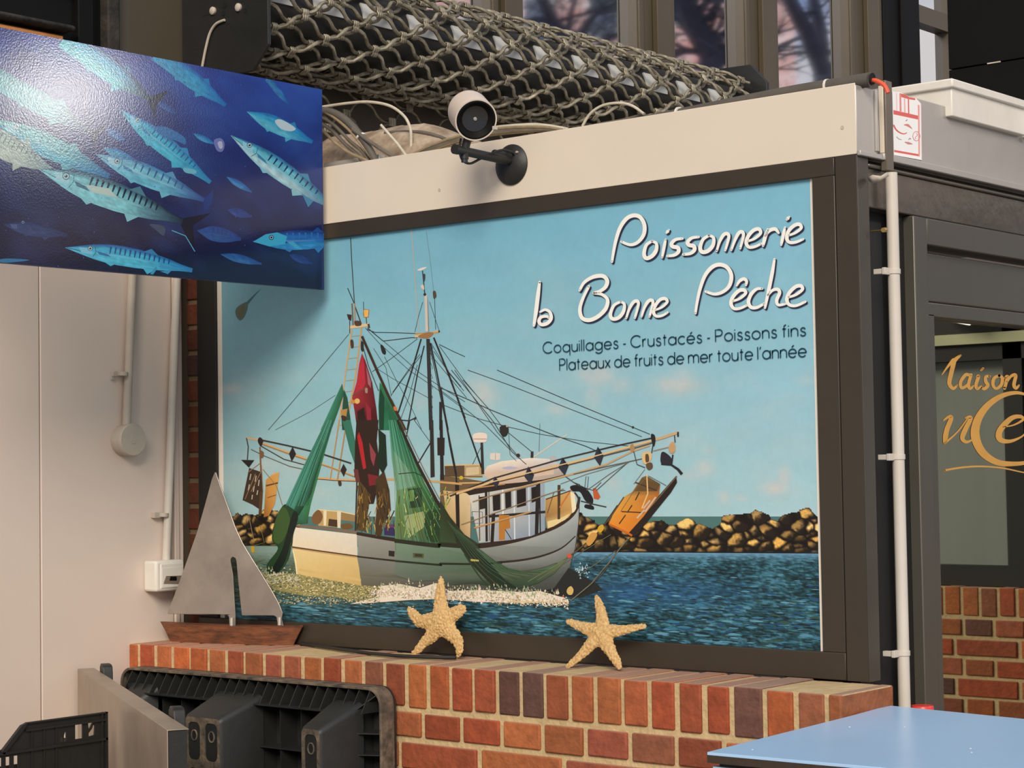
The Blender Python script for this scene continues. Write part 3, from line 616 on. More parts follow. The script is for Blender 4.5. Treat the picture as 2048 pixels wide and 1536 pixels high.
cv = MB().box((XW + 0.056, -0.150, 1.285), (XW + 0.0605, -0.064, 1.357)).build('cover', M_white, t, bevel=0.004)
MB().box((XW + 0.060, -0.146, 1.288), (XW + 0.0612, -0.068, 1.345)).build('panel', M_white, cv, bevel=0.001)
w = MB().prism([on(0, XW + 0.0614, *p) for p in ((327, 1167), (332, 1152), (362, 1151), (362, 1167))], (0.002, 0, 0)).build('window', mat('meter_window', (128, 112, 98), 0.25), cv)
MB().prism([on(0, XW + 0.0636, *p) for p in ((339, 1161), (341, 1153), (353, 1153), (353, 1161))], (0.001, 0, 0)).build('display', M_blackmetal, w)

# ------------------------------------------------------------------ fish sign
XS = -1.72
t = thing('fish_sign', 'glossy blue sign board printed with a shoal of barracuda', 'sign', (XS, -0.03, 2.12))
MB().box((XS - 0.014, -1.33, 2.1235), (XS, -0.032, 2.6855)).build('board', mat('navy_board_edge', (34, 40, 88), 0.4), t, bevel=0.0008)
for y in (-0.22, -1.1): MB().box((XW, y - 0.015, 2.50), (XS - 0.014, y + 0.015, 2.53)).box((XS - 0.02, y - 0.015, 2.2), (XS - 0.014, y + 0.015, 2.66)).build('bracket', M_blackmetal, t)

# ------------------------------------------------------------------ model sailboat
bd = V((0.972, 0.235, 0)).normalized(); bn = V((-bd.y, bd.x, 0)); bp = V((-2.09, -0.072, 1.13))
def boat(px, py): return onplane(bp, bn, px, py)
t = thing('model_sailboat', 'model sailboat with metal sails and wooden hull on the brick ledge', 'ornament', bp)
A_, B_ = boat(321, 1247), boat(607, 1246); L = (B_ - A_).length; mid = (A_ + B_) / 2
zt, zb = mid.z, 1.1305
mb = MB(); n = 40; ring = []
for i in range(n + 1):
    u = -1 + 2 * i / n; w = 0.034 * max(0.0, 1 - abs(u) ** 2.3) ** 0.75 + 0.0012
    sag = -0.006 * (1 - u * u)
    for (sx, sw, z) in ((1.0, -1, zt + sag), (1.0, 1, zt + sag), (0.93, 0.9, zt * 0.55 + zb * 0.45), (0.86, 0.72, zb), (0.86, -0.72, zb), (0.93, -0.9, zt * 0.55 + zb * 0.45)):
        p = mid + bd * (u * L / 2 * sx) + bn * (w * sw); ring.append((p.x, p.y, z))
fs = [(i * 6 + k, i * 6 + (k + 1) % 6, (i + 1) * 6 + (k + 1) % 6, (i + 1) * 6 + k) for i in range(n) for k in range(6)] + [tuple(range(6)), tuple(n * 6 + k for k in range(6))]
mb.add(ring, fs); mb.build('hull', mat('carved_wood', (134, 80, 48), 0.6, col2=(78, 46, 30), scale=16, stretch=(1, 1, 5), bump=0.15), t, angle=30)
out = [(430, 944), (424, 958), (410, 1010), (394, 1065), (371, 1130), (352, 1182), (335, 1226), (337, 1228), (400, 1229), (452, 1229), (458, 1233), (459, 1252), (471, 1252), (471, 1229), (469, 1200), (466, 1150), (461, 1122), (462, 1117), (466, 1113.5), (471, 1116), (473, 1122), (477, 1165), (484, 1231), (548, 1231), (553, 1234), (556, 1252), (567, 1252), (563, 1236), (565.5, 1226), (558, 1207), (545, 1183), (525, 1150), (503, 1115), (485, 1085), (470, 1052), (457, 1015), (446, 985), (437, 960), (432, 945)]
MB().prism([boat(*p) - bn * 0.001 for p in out], bn * 0.0035).build('sails', mat('brushed_tin', (186, 178, 168), 0.36, metal=0.85, var=0.3, scale=7, bump=0.05, bscale=14), t, bevel=0.0008)
M_bright = mat('bright_tin', (214, 208, 198), 0.3, metal=0.8)
for px, py in ((465, 1244), (561, 1243)): c = boat(px, py); MB().tube([c + V((0, 0, 0.012)) - bn * 0.003, c - V((0, 0, 0.010)) - bn * 0.004], 0.0065, 10).build('mast_foot', M_bright, t)

# ------------------------------------------------------------------ starfish leaning on the poster
def starfish(label, Z, centre, arms, y_foot, y_top, py_foot, py_top, seed):
    """arms: list of centre lines in the photo with half widths; the star leans back on the frame"""
    foot = on(1, y_foot, Z(*centre)[0], py_foot); top = on(1, y_top, Z(*centre)[0], py_top)
    up = (top - foot).normalized(); nrm = V((1, 0, 0)).cross(up).normalized()
    if nrm.y > 0: nrm = -nrm
    nrm = (nrm + V((0, 0, 0))).normalized()
    p3 = lambda x, y: onplane(foot, nrm, *Z(x, y))
    c = p3(*centre); s_ = (p3(centre[0] + 100, centre[1]) - c).length / 100; sv = (p3(centre[0], centre[1] + 100) - c).length / 100
    mb = MB()
    for pts in arms:
        P = []; R = []
        for (x, y, r) in pts: P.append(p3(x, y)); R.append(r * (s_ + sv) / 2)
        Q = smooth(P, 6); Rr = [R[min(int(i / 6), len(R) - 1)] + (R[min(int(i / 6) + 1, len(R) - 1)] - R[min(int(i / 6), len(R) - 1)]) * ((i % 6) / 6) for i in range(len(Q))]
        for q in range(0, 10):                                   # rounded tip
            a = (q + 1) / 10 * math.pi / 2
        d = (Q[-1] - Q[-2]).normalized(); r = Rr[-1]
        for a in (0.5, 0.8, 0.95): Q.append(Q[-1] + d * r * 0.33); Rr.append(r * math.sqrt(max(0.04, 1 - a * a)))
        vs = []; n = 14; fs = []
        for i, p in enumerate(Q):
            tt = (Q[min(i + 1, len(Q) - 1)] - Q[max(i - 1, 0)]).normalized(); sd = tt.cross(nrm).normalized()
            for k in range(n):
                w = 2 * math.pi * k / n; h = math.sin(w); vs.append(p + sd * math.cos(w) * Rr[i] + nrm * (h * Rr[i] * (0.62 if h > 0 else 0.25) + 0.009))
        for i in range(len(Q) - 1):
            for k in range(n): fs.append((i * n + k, i * n + (k + 1) % n, (i + 1) * n + (k + 1) % n, (i + 1) * n + k))
        fs += [tuple(range(n)), tuple((len(Q) - 1) * n + k for k in range(n))]
        mb.add(vs, fs)
    o = mb.build('starfish', M_star, None); tag(o, label, 'starfish', 'starfish on the brick ledge')
    rm = o.modifiers.new('remesh', 'REMESH'); rm.mode = 'VOXEL'; rm.voxel_size = 0.0016; rm.use_smooth_shade = True
    sm_ = o.modifiers.new('smooth', 'SMOOTH'); sm_.iterations = 6; sm_.factor = 0.5
    tx = bpy.data.textures.new('spines', 'VORONOI'); tx.noise_scale = 0.0075; tx.distance_metric = 'DISTANCE'; tx.noise_intensity = 1.3
    dp = o.modifiers.new('spines', 'DISPLACE'); dp.texture = tx; dp.strength = -0.0042 if seed == 1 else -0.003; dp.mid_level = 0.35; dp.texture_coords = 'LOCAL'
    return o
M_star = mat('starfish_skin', (224, 192, 134), 0.85, col2=(184, 142, 88), scale=160, bump=0.3, bscale=400)
ZS1 = lambda x, y: (790 + x * 210 / 1613, 1140 + y * 200 / 1536)
ZS2 = lambda x, y: (1110 + x * 210 / 1698, 1170 + y * 190 / 1536)
starfish('starfish with a broken forked arm, beside the black strip on the ledge', ZS1, (770, 800),
         [[(770, 800, 190), (745, 600, 135), (735, 400, 92), (740, 230, 68), (740, 140, 40)],
          [(770, 800, 190), (560, 800, 120), (420, 790, 95), (320, 690, 80), (255, 615, 50)],
          [(770, 800, 190), (900, 720, 110), (1010, 650, 100), (1045, 625, 92)], [(980, 640, 60), (1040, 570, 40), (1050, 545, 22)], [(1000, 670, 70), (1090, 645, 45), (1125, 640, 24)],
          [(770, 800, 190), (640, 970, 130), (520, 1090, 92), (390, 1230, 70), (320, 1295, 46)],
          [(770, 800, 190), (890, 960, 120), (1000, 1090, 92), (1030, 1220, 72), (1015, 1300, 52)]], -0.062, -0.012, 1316, 1157, 1)
starfish('smaller whole starfish with five thin arms, right one on the ledge', ZS2, (790, 800),
         [[(790, 800, 165), (800, 620, 118), (780, 450, 90), (740, 310, 70), (705, 215, 45)],
          [(790, 800, 165), (600, 740, 112), (450, 690, 78), (330, 640, 62), (245, 605, 48)],
          [(790, 800, 165), (980, 770, 105), (1150, 750, 82), (1330, 715, 60), (1480, 690, 44)],
          [(790, 800, 165), (640, 960, 120), (500, 1110, 84), (360, 1240, 66), (245, 1330, 46)],
          [(790, 800, 165), (880, 980, 115), (970, 1140, 86), (1050, 1280, 70), (1080, 1345, 48)]], -0.085, -0.012, 1340, 1192, 2)
P = smooth([V((p.x, p.y, 1.136)) for p in (on(2, 1.13, 603, 1291), on(2, 1.13, 680, 1303), on(2, 1.13, 760, 1313), on(2, 1.13, 840, 1318.5), on(2, 1.13, 912, 1320))], 8)
simple('plastic_strip', 'thin black plastic strip lying curved on the brick ledge', 'strip', MB().tube(P, 0.0048, 8), M_black)

# ------------------------------------------------------------------ black plastic pallet standing against the parapet
M_pal = mat('black_pallet_plastic', (40, 41, 40), 0.5, var=0.3, scale=9, bump=0.1, bscale=30)
M_worn = mat('worn_dusty_plastic', (122, 106, 88), 0.8, col2=(58, 54, 48), scale=26, bump=0.4, bscale=60)
px0, px1, pz1 = -2.300, -1.270, 1.072
t = thing('plastic_pallet', 'black plastic pallet standing on edge against the brick parapet', 'pallet', ((px0 + px1) / 2, -0.27, 0))
YD, YI = -0.245, -0.305
def rrect(x0, x1, z0, z1, r, y, n=6):
    out = []
    for cx, cz, a0 in ((x1 - r, z1 - r, 0), (x0 + r, z1 - r, 90), (x0 + r, z0 + r, 180), (x1 - r, z0 + r, 270)):
        for k in range(n + 1): a = math.radians(a0 + 90 * k / n); out.append((cx + r * math.cos(a), y, cz + r * math.sin(a)))
    return out
mb = MB().prism(rrect(px0, px1, 0.0, pz1, 0.045, YD), (0, 0.006, 0)); mb.build('deck', M_pal, t)
mb = MB().prism(rrect(px0, px1, 0.0, pz1, 0.045, YI + 0.012), (0, -YI + YD - 0.012, 0), [rrect(px0 + 0.008, px1 - 0.008, 0.008, pz1 - 0.008, 0.038, YI + 0.012)])
mb.build('rim', [M_worn], t, bevel=0.002)
mb = MB().prism(rrect(px0 + 0.075, px1 - 0.075, 0.075, pz1 - 0.062, 0.012, YI - 0.022), (0, -YI + YD + 0.02, 0), [rrect(px0 + 0.079, px1 - 0.079, 0.079, pz1 - 0.066, 0.01, YI - 0.022)])
x = px0 + 0.05
while x < px1 - 0.03:
    for z0, z1 in ((pz1 - 0.064, pz1 - 0.006), (0.006, 0.077)):
        # tapering ribs between the rim and the inner frame
        y0, y1 = (YI - 0.018, YI + 0.016) if z0 > 0.5 else (YI + 0.016, YI - 0.018)
        mb.prism([(x, y0, z0), (x, YD, z0), (x, YD, z1), (x, y1, z1)], (0.0025, 0, 0))
    x += 0.0375
z = 0.10
while z < pz1 - 0.07:
    for xa, xb in ((px0 + 0.006, px0 + 0.077), (px1 - 0.077, px1 - 0.006)):
        ya, yb = (YI + 0.016, YI - 0.018) if xa < -2 else (YI - 0.018, YI + 0.016)
        mb.prism([(xa, ya, z), (xa, YD, z), (xb, YD, z), (xb, yb, z)], (0, 0, 0.0025))
    z += 0.0535
mb.prism([(px1 - 0.02, YI + 0.016, pz1 - 0.02), (px1 - 0.02, YD, pz1 - 0.02), (px1 - 0.077, YD, pz1 - 0.066), (px1 - 0.077, YI - 0.018, pz1 - 0.066)], (0, 0, 0.003))
mb.prism([(px0 + 0.02, YI + 0.016, pz1 - 0.02), (px0 + 0.02, YD, pz1 - 0.02), (px0 + 0.077, YD, pz1 - 0.066), (px0 + 0.077, YI - 0.018, pz1 - 0.066)], (0, 0, 0.003))
mb.build('edge_ribs', M_pal, t)
mb = MB(); x = px0 + 0.12
while x < px1 - 0.09: mb.box((x, YI + 0.0, 0.08), (x + 0.003, YD, pz1 - 0.066)); x += 0.079
z = pz1 - 0.066 - 0.112
while z > 0.1: mb.box((px0 + 0.08, YI - 0.004, z), (px1 - 0.08, YD, z + 0.003)); z -= 0.112
mb.build('grid_ribs', M_pal, t)
def foot(xa, xb, xa2, xb2, ztop, ztop2, z0, z02, cols, yf=-0.432):
    yb = YI + 0.01
    def ring(a, b, z1, z2, y, r): return rrect(a, b, z1, z2, r, y, 4)
    r1 = ring(xa, xb, z0, ztop, yb, 0.018); r2 = ring(xa2, xb2, z02, ztop2, yf + 0.008, 0.016); r3 = ring(xa2 + 0.007, xb2 - 0.007, z02 + 0.007, ztop2 - 0.007, yf, 0.012); n = len(r1)
    m = MB(); m.add(r1 + r2 + r3, [(i + b, (i + 1) % n + b, (i + 1) % n + n + b, i + n + b) for b in (0, n) for i in range(n)] )
    o = m.build('foot', M_pal, t, angle=50)
    cap = MB(); pads = []
    w = (xb2 - xa2 - 0.014) / cols
    for c in range(cols):
        zz = ztop2 - 0.014
        while zz > z02 + 0.1:
            pads.append(rrect(xa2 + 0.007 + c * w + 0.010, xa2 + 0.007 + (c + 1) * w - 0.010, zz - 0.105, zz - 0.006, 0.016, yf, 4)); zz -= 0.12
    cap.prism(r3, (0, 0.004, 0), pads); cap.build('worn_face', M_worn, o)
    for pdp in pads:
        MB().prism([(p[0], yf + 0.0025, p[2]) for p in pdp], (0, 0.002, 0)).build('pad', M_pal, o)
    for c in range(cols):
        cx = xa2 + 0.007 + (c + 0.5) * w; cz = ztop2 - 0.055
        MB().tube([(cx + 0.0105 * math.cos(a * 0.2618), yf + 0.0015, cz + 0.0135 * math.sin(a * 0.2618)) for a in range(24)], 0.0022, 6, closed=True).build('bolt_ring', M_worn, o)
        MB().prism([(cx + 0.0105 * math.cos(a * 0.2618), yf + 0.002, cz + 0.0135 * math.sin(a * 0.2618)) for a in range(24)], (0, 0.0003, 0)).build('bolt_hole', M_hole, o)
foot(-1.885, -1.700, -1.862, -1.712, 1.030, 0.985, 0.08, 0.11, 2)
foot(-1.445, -1.330, -1.420, -1.342, 1.034, 0.985, 0.08, 0.11, 1)
foot(-2.255, -2.130, -2.225, -2.150, 1.030, 0.998, 0.08, 0.11, 1, -0.355)

# ------------------------------------------------------------------ stainless steel panel on end
ea, eb = V((-2.335, -0.415, 0)), V((-1.100, -1.122, 0)); ed = (eb - ea).normalized(); en = V((-ed.y, ed.x, 0))
if en.y < 0: en = -en
t = thing('steel_table_leaf', 'dented steel slab on edge with folded rim, leading to the pallet', 'steel panel', (ea + eb) / 2)
H = 1.075
def slab(m, u0, u1, n0, n1, z0, z1):
    pts = [ea + ed * u + en * n for u, n in ((u0, n0), (u1, n0), (u1, n1), (u0, n1))]
    return m.prism([(p.x, p.y, z0) for p in pts], (0, 0, z1 - z0))
LL = (eb - ea).length
M_steel = mat('dull_stainless_steel', (176, 160, 142), 0.42, metal=0.45, var=0.25, scale=5, bump=0.04, bscale=10)
m = slab(MB(), 0, LL, 0, 0.0018, 0, H); slab(m, 0, LL, 0.0018, 0.046, H - 0.0018, H); slab(m, 0, 0.0018, 0.0018, 0.046, 0.0, H - 0.0018)
m.build('sheet', M_steel, t, bevel=0.0006)
slab(MB(), 0.004, LL - 0.003, 0.003, 0.043, 0.0, H - 0.003).build('core', M_black, t)
for u in (0.13, LL - 0.22):
    c = ea + ed * u + en * 0.048; m = MB()
    m.prism([(c.x + ed.x * a + 0, c.y + ed.y * a, zz) for a, zz in ((-0.035, 0.7), (0.035, 0.7), (0.035, H + 0.0), (0.028, H + 0.018), (0.015, H + 0.022), (-0.02, H + 0.022), (-0.035, H + 0.012))], en * 0.026)
    m.build('rubber_leg', M_black, t, bevel=0.008, seg=3)

# ------------------------------------------------------------------ bottle crates, stacked
def crate(name, label, z0):
    t = thing(name, label, 'crate', (-1.85, -1.03, z0), 'stacked bottle crates')
    x1, x0, ya, yb, z1 = -1.70, -2.00, -1.225, -0.812, z0 + 0.346
    ch = lambda x, y, z: V((x, y, z0 + z))
    zr, zl = 0.346, 0.290
    def side(x, ex, full):
        # profile: tall at both ends, dipped handle in the middle
        o = [(yb, 0.0), (yb, zr), (-1.045, zr), (-1.062, 0.340), (-1.105, zl), (-1.19, zl), (-1.225, zr) if False else (ya, zl), (ya, 0.0)]
        hs = []
        if full:
            hs += [[(y, 0.29), (y, 0.328), (y + w, 0.328), (y + w, 0.29)] for y, w in ((-0.906, 0.022),)]
            hs += [[(-0.950, 0.290), (-0.946, 0.300), (-0.943, 0.302), (-0.943, 0.288)], [(-0.939, 0.288), (-0.939, 0.303), (-0.932, 0.318), (-0.932, 0.290)]]
            hs += [[(-0.868, 0.327), (-0.866, 0.310), (-0.862, 0.312), (-0.852, 0.327)], [(-0.866, 0.300), (-0.866, 0.292), (-0.849, 0.294), (-0.847, 0.316), (-0.851, 0.320), (-0.856, 0.310)]]
        for k in range(6):
            y = -1.07 - k * 0.0225
            if y - 0.012 > ya: hs.append([(y, 0.10), (y, zl - 0.018), (y - 0.012, zl - 0.018), (y - 0.012, 0.10)])
        m = MB().prism([(x, y, z0 + z) for y, z in o], (ex, 0, 0), [[(x, y, z0 + z) for y, z in h] for h in hs]); return m
    m = side(x1 - 0.004, 0.004, True)
    m.box((x1, ya, z0 + 0.278), (x1 + 0.006, yb, z0 + 0.284)); m.box((x1, -1.05, z0 + 0.325), (x1 + 0.005, yb, z0 + 0.33)); m.box((x1 - 0.004, -1.048, z0 + zr - 0.003), (x1 + 0.006, yb, z0 + zr))
    for y in (-1.035, -1.0, -0.965): m.box((x1, y, z0 + 0.0), (x1 + 0.003, y + 0.004, z0 + 0.325))
    m.box((x1, yb - 0.018, z0), (x1 + 0.004, yb - 0.013, z0 + zr)); m.box((x1, yb - 0.006, z0), (x1 + 0.006, yb, z0 + zr))
    # slanted lip of the handle dip
    m.prism([(x1 - 0.004, -1.045, z0 + zr), (x1 - 0.004, -1.062, z0 + 0.341), (x1 - 0.004, -1.12, z0 + 0.285), (x1 - 0.004, -1.112, z0 + 0.279), (x1 - 0.004, -1.055, z0 + 0.333)], (0.010, 0, 0))
    m.build('side_wall', M_black, t)
    m = side(x0, 0.004, False); m2 = MB().prism([(x0, yb, z0), (x0, yb, z0 + 0.20), (x0, ya, z0 + 0.20), (x0, ya, z0)], (0.004, 0, 0)); m2.build('side_wall', M_black, t)
    MB().box((x0, yb - 0.004, z0), (x1 - 0.004, yb, z0 + 0.27)).build('end_wall', M_black, t); MB().box((x0, ya, z0), (x1 - 0.004, ya + 0.004, z0 + 0.25)).build('end_wall', M_black, t)
    MB().box((x0, ya, z0), (x1, yb, z0 + 0.006)).build('bottom', M_black, t)
    m = MB()
    for k in range(1, 3): m.box((x0 + k * 0.1, ya, z0 + 0.006), (x0 + k * 0.1 + 0.003, yb, z0 + 0.15))
    for k in range(1, 4): m.box((x0, ya + k * 0.103, z0 + 0.006), (x1, ya + k * 0.103 + 0.003, z0 + 0.15))
    m.build('divider', M_black, t)
    mm = MB().lathe([(0.0, -0.004), (0.004, -0.002), (0.004, 0.002), (0, 0.004)], (x1 - 0.002, -1.078, z0 + 0.318), (1, 0, 0), 10); mm.build('stub', M_black, t)
    return t
crate('bottle_crate', 'black bottle crate in front of the steel slab, topmost of its stack', 0.694)
c1 = crate('bottle_crate', 'black bottle crate in the middle of the stack, under the topmost', 0.347)
c2 = crate('bottle_crate', 'black bottle crate standing on the ground, lowest of its stack', 0.0)

# ------------------------------------------------------------------ blue market table and the red lid behind it
t = thing('blue_table', 'pale blue laminated stall table in front of the kiosk corner', 'table', (0.38, -0.4, 0))
M_blue = mat('pale_blue_laminate', (172, 208, 242), 0.3, var=0.06, scale=3, bump=0.01, bscale=40)
ZT = 1.085
c4 = [(0.066, -0.805), (0.024, -0.20), (0.004, -0.012), (0.72, -0.115), (0.72, -0.775)]
MB().prism([(x, y, ZT - 0.006) for x, y in c4], (0, 0, 0.006)).build('top', M_blue, t, bevel=0.001)
MB().prism([(x, y, ZT - 0.020) for x, y in c4], (0, 0, 0.0138)).build('edge_band', mat('dark_edge_band', (62, 48, 36), 0.6, var=0.3, scale=40), t)
inn = [(0.072, -0.795), (0.034, -0.20), (0.014, -0.03), (0.70, -0.13), (0.71, -0.765)]
MB().prism([(x, y, 0.80) for x, y in inn], (0, 0, ZT - 0.028 - 0.80)).build('skirt', M_blue, t)
MB().prism([(x, y, ZT - 0.028) for x, y in [(0.08, -0.785), (0.044, -0.2), (0.024, -0.04), (0.69, -0.14), (0.70, -0.755)]], (0, 0, 0.008)).build('spacer', M_dark, t)
for x, y in ((0.10, -0.75), (0.05, -0.08), (0.66, -0.18), (0.66, -0.72)): MB().box((x, y, 0), (x + 0.04, y + 0.04, 0.8)).build('leg', M_metalgrey, t)
for k, (px, py) in enumerate(((1699, 1454), (1809, 1454), (1941, 1497), (1943, 1505), (1505, 1499))):
    p = on(2, ZT, px, py); MB().lathe([(0.002, -0.0002), (0.0019, 0.0006), (0.0, 0.001)], p, (0, 0, 1), 10).build('chip', M_white, t)
t = thing('red_container', 'red plastic lid peeping over the far edge of the blue table', 'container', (-0.012, 0.172, 0))
M_red = mat('red_plastic', (222, 62, 48), 0.35)
rc = on(1, 0.172, 1840, 1414)
MB().lathe([(0.0, 0.0), (0.02, 0.0), (0.023, rc.z - 0.035), (0.0, rc.z - 0.035)], (-0.012, 0.172, 0), (0, 0, 1), 32).build('body', M_red, t)
MB().lathe([(0.0, -0.03), (0.025, -0.03), (0.026, -0.024), (0.026, 0.001), (0.024, 0.004), (0.0, 0.004)], (-0.012, 0.172, rc.z), (0, 0, 1), 32).build('lid', M_red, t)
# ------------------------------------------------------------------ the boat poster: a flat print in the frame
PY = 0.012
A = Art(1, PY, -1)
ZA = lambda x, y: (430 + x / 3.658, 440 + y / 3.658)
ZB = lambda x, y: (430 + x / 3.34, 840 + y / 3.34)
ZC = lambda x, y: (880 + x / 3.0712, 740 + y / 3.0712)
ZD = lambda x, y: (1050 + x / 3.1508, 380 + y / 3.1508)
def tr(Z, pts): return [Z(*p) for p in pts]
ha = lambda y: clamp((y - 360) / 680)
CL = [(970, 790, 26, 34, .55), (955, 770, 20, 22, .4), (1195, 752, 40, 22, .55), (1185, 790, 16, 26, .35), (1240, 770, 20, 16, .4), (1355, 772, 48, 20, .6), (1365, 750, 24, 14, .4), (1115, 818, 26, 12, .4), (1408, 935, 18, 16, .5), (1385, 950, 28, 10, .35),
      (1550, 975, 26, 14, .7), (1568, 958, 12, 24, .6), (1448, 995, 10, 12, .5), (1480, 996, 14, 6, .4), (462, 778, 34, 12, .5), (1415, 900, 14, 10, .3), (1225, 965, 14, 16, .4), (640, 985, 30, 9, .25), (530, 930, 30, 14, .3), (1610, 760, 22, 10, .25), (840, 800, 18, 22, .25)]
def sky_c(x, y):
    t = ha(y); u = clamp((x - 440) / 1200)
    c = lerp(lerp((104, 164, 184), (124, 178, 196), u), lerp((158, 186, 184), (164, 196, 200), u), t ** 1.2)
    n = fbm(x * 0.006, y * 0.011, 3) * 0.5; w = clamp(n * 1.3 * t)
    for cx, cy, rx, ry, s in CL:
        d = ((x - cx) / rx) ** 2 + ((y - cy) / ry) ** 2 + 0.9 * fbm(x * 0.04, y * 0.04, cx)
        if d < 4: w = max(w, s * math.exp(-max(d, 0) * 0.9))
    c = lerp(c, (208, 192, 182), clamp(w)); f = 1 + 0.03 * fbm(x * .01, y * .02, 9)
    return tuple(v * f for v in c)
W0 = (434, 430); 
A.grid([(433, 495), (1622, 352), (1638, 1045), (440, 1045)], 150, 100, sky_c)
for k, (q, c) in enumerate((([(335, 505), (270, 560), (215, 620), (235, 625), (285, 565)], (64, 112, 116)), ([(230, 600), (160, 640), (150, 690), (180, 735), (215, 710), (240, 640)], (86, 108, 98)), ([(220, 615), (170, 650), (165, 685), (185, 715), (205, 690)], (98, 100, 80)))): A.blob(tr(ZA, q), c)
# white margin, left wide and right narrow
A.n += 1
for x0, x1 in ((-2.218, -2.197), (-0.178, -0.166)):
    A.mb.add([(x0, PY - 0.0002, 1.19), (x1, PY - 0.0002, 1.19), (x1, PY - 0.0002, 2.275), (x0, PY - 0.0002, 2.275)], [(0, 1, 2, 3)], 0, ink((236, 222, 204)))
# sea
DK, MD, LT, BL = (18, 36, 38), (36, 76, 86), (84, 136, 154), (46, 94, 146)
def sea_c(x, y):
    t = clamp((y - 1095) / 200); s = 0.34 - 0.2 * t
    n = noise.noise(V((x * 0.075 * (1.25 - t * 0.6), y * 0.30 * (1.25 - t * 0.6), 1.7))) + 0.6 * noise.noise(V((x * 0.17, y * 0.62, 5.1))) + 0.6 * fbm(x * 0.012, y * 0.03, 4)
    c = lerp(MD, LT, clamp(n * 1.3)) if n > 0 else lerp(MD, DK, clamp(-n * 1.9))
    b = clamp(1.1 - abs(y - 1185) / 42) * clamp((x - 1130) / 120) * clamp((1560 - x) / 260); c = lerp(c, lerp(c, BL, 0.65), b)
    sh = clamp((x - 800) / 120) * clamp((1240 - x) / 120) * clamp(1 - abs(y - 1165) / 50); c = lerp(c, (34, 44, 48), 0.55 * sh)
    if y < 1125: c = lerp((112, 158, 186), c, clamp((y - 1103) / 22))
    w = clamp((880 - x) / 320) * clamp((1222 - y) / 40); c = lerp(c, (150, 140, 82), 0.45 * w)
    lf = clamp((640 - x) / 200) * clamp((y - 1205) / 20); c = lerp(c, (60, 104, 118), 0.3 * lf)
    return c
A.poly([(440, 1033), (1638, 1033), (1638, 1110), (440, 1110)], (74, 112, 106))
A.grid([(440, 1092), (1640, 1100), (1646, 1312), (440, 1240)], 330, 84, sea_c)
# long glints and dark troughs, smaller towards the horizon
rng = random.Random(2)
for k in range(1500):
    y = 1112 + 190 * rng.random() ** 0.9; x = rng.uniform(445, 1640); t = (y - 1105) / 200
    if y > 1222 + (x - 445) * 0.075: continue
    rx = rng.uniform(4, 10) * (0.5 + 1.5 * t); ry = rx * rng.uniform(0.10, 0.2)
    c = rng.choice([(26, 48, 52), (22, 40, 46), (34, 62, 66), (78, 132, 154), (58, 112, 136), (94, 146, 164), (36, 76, 110), (50, 78, 66)])
    A.blob([(x - rx, y), (x - rx * .4, y - ry), (x + rx * .3, y - ry * .7), (x + rx, y + ry * .3), (x + rx * .2, y + ry)], c, 2, layer=A.n + 1 + k % 24)
A.n += 26
# breakwater rocks
def rocks(x0, x1, y0, y1, crest, sc, seed, step=1.9):
    """heaped boulders: irregular cells, each with a sunny upper left face, a darker right face and black gaps"""
    nx, ny = int((x1 - x0) / step), int((y1 - y0) / step); A.n += 1; vs = []; cs = []; keep = []
    def cr(x):
        for (a, ya), (b, yb) in zip(crest, crest[1:]):
            if a <= x <= b: return ya + (yb - ya) * (x - a) / (b - a)
        return crest[0][1] if x < crest[0][0] else crest[-1][1]
    for j in range(ny + 1):
        for i in range(nx + 1):
            x, y = x0 + i * step, y0 + j * step
            wx, wy = x + 5 * fbm(x * .07, y * .07, seed), y + 4 * fbm(x * .07, y * .07, seed + 5)
            d, p = noise.voronoi(V((wx / sc, wy / (sc * .74), seed * 1.0)))
            q = p[0]; h1 = (math.sin(q.x * 12.99 + q.y * 78.2) * 43758.5) % 1; h2 = (math.sin(q.x * 39.3 + q.y * 11.1) * 24634.6) % 1
            lx, ly = wx / sc - q.x, wy / (sc * .74) - q.y; gap = d[1] - d[0]
            sun_ = clamp(0.55 - 0.9 * lx - 0.75 * ly + 0.5 * fbm(x * .12, y * .12, seed + 2) + (h2 - .5) * .5)
            base = lerp((206, 154, 72), (228, 184, 112), h1); f = 0.7 + 0.5 * h2 + 0.35 * fbm(x * .25, y * .25, seed + 3)
            c = lerp((34, 26, 18), tuple(v * f for v in base), clamp((sun_ - .3) * 2.4)); c = lerp((20, 16, 13), c, clamp((gap - .05) * 5.5)); c = lerp(c, (24, 20, 16), clamp((y - y1 + 12) / 12) * .8)
            vs.append(A.pt((x, y), A.n)); cs.append(ink(tuple(clamp(v, 0, 250) for v in c))); keep.append(q.y * sc * .74 > cr(q.x * sc) + 3)
    w = nx + 1
    A.mb.add(vs, [(a, a + 1, a + w + 1, a + w) for j in range(ny) for i in range(nx) for a in [j * w + i] if keep[a] and keep[a + 1] and keep[a + w] and keep[a + w + 1]], 0, cs)
rng = random.Random(9)
rocks(1150, 1638, 1004, 1106, [(1150, 1036), (1180, 1030), (1230, 1038), (1300, 1042), (1345, 1030), (1375, 1038), (1420, 1044), (1450, 1040), (1480, 1026), (1515, 1030), (1545, 1022), (1575, 1030), (1590, 1014), (1620, 1010), (1640, 1026)], 29, 3)
rocks(446, 600, 1004, 1092, [(446, 1040), (470, 1022), (500, 1022), (530, 1018), (560, 1010), (600, 1020)], 25, 8)
A.line([(1155, 1103), (1300, 1104), (1460, 1105), (1638, 1106)], 2.2, (20, 22, 22))
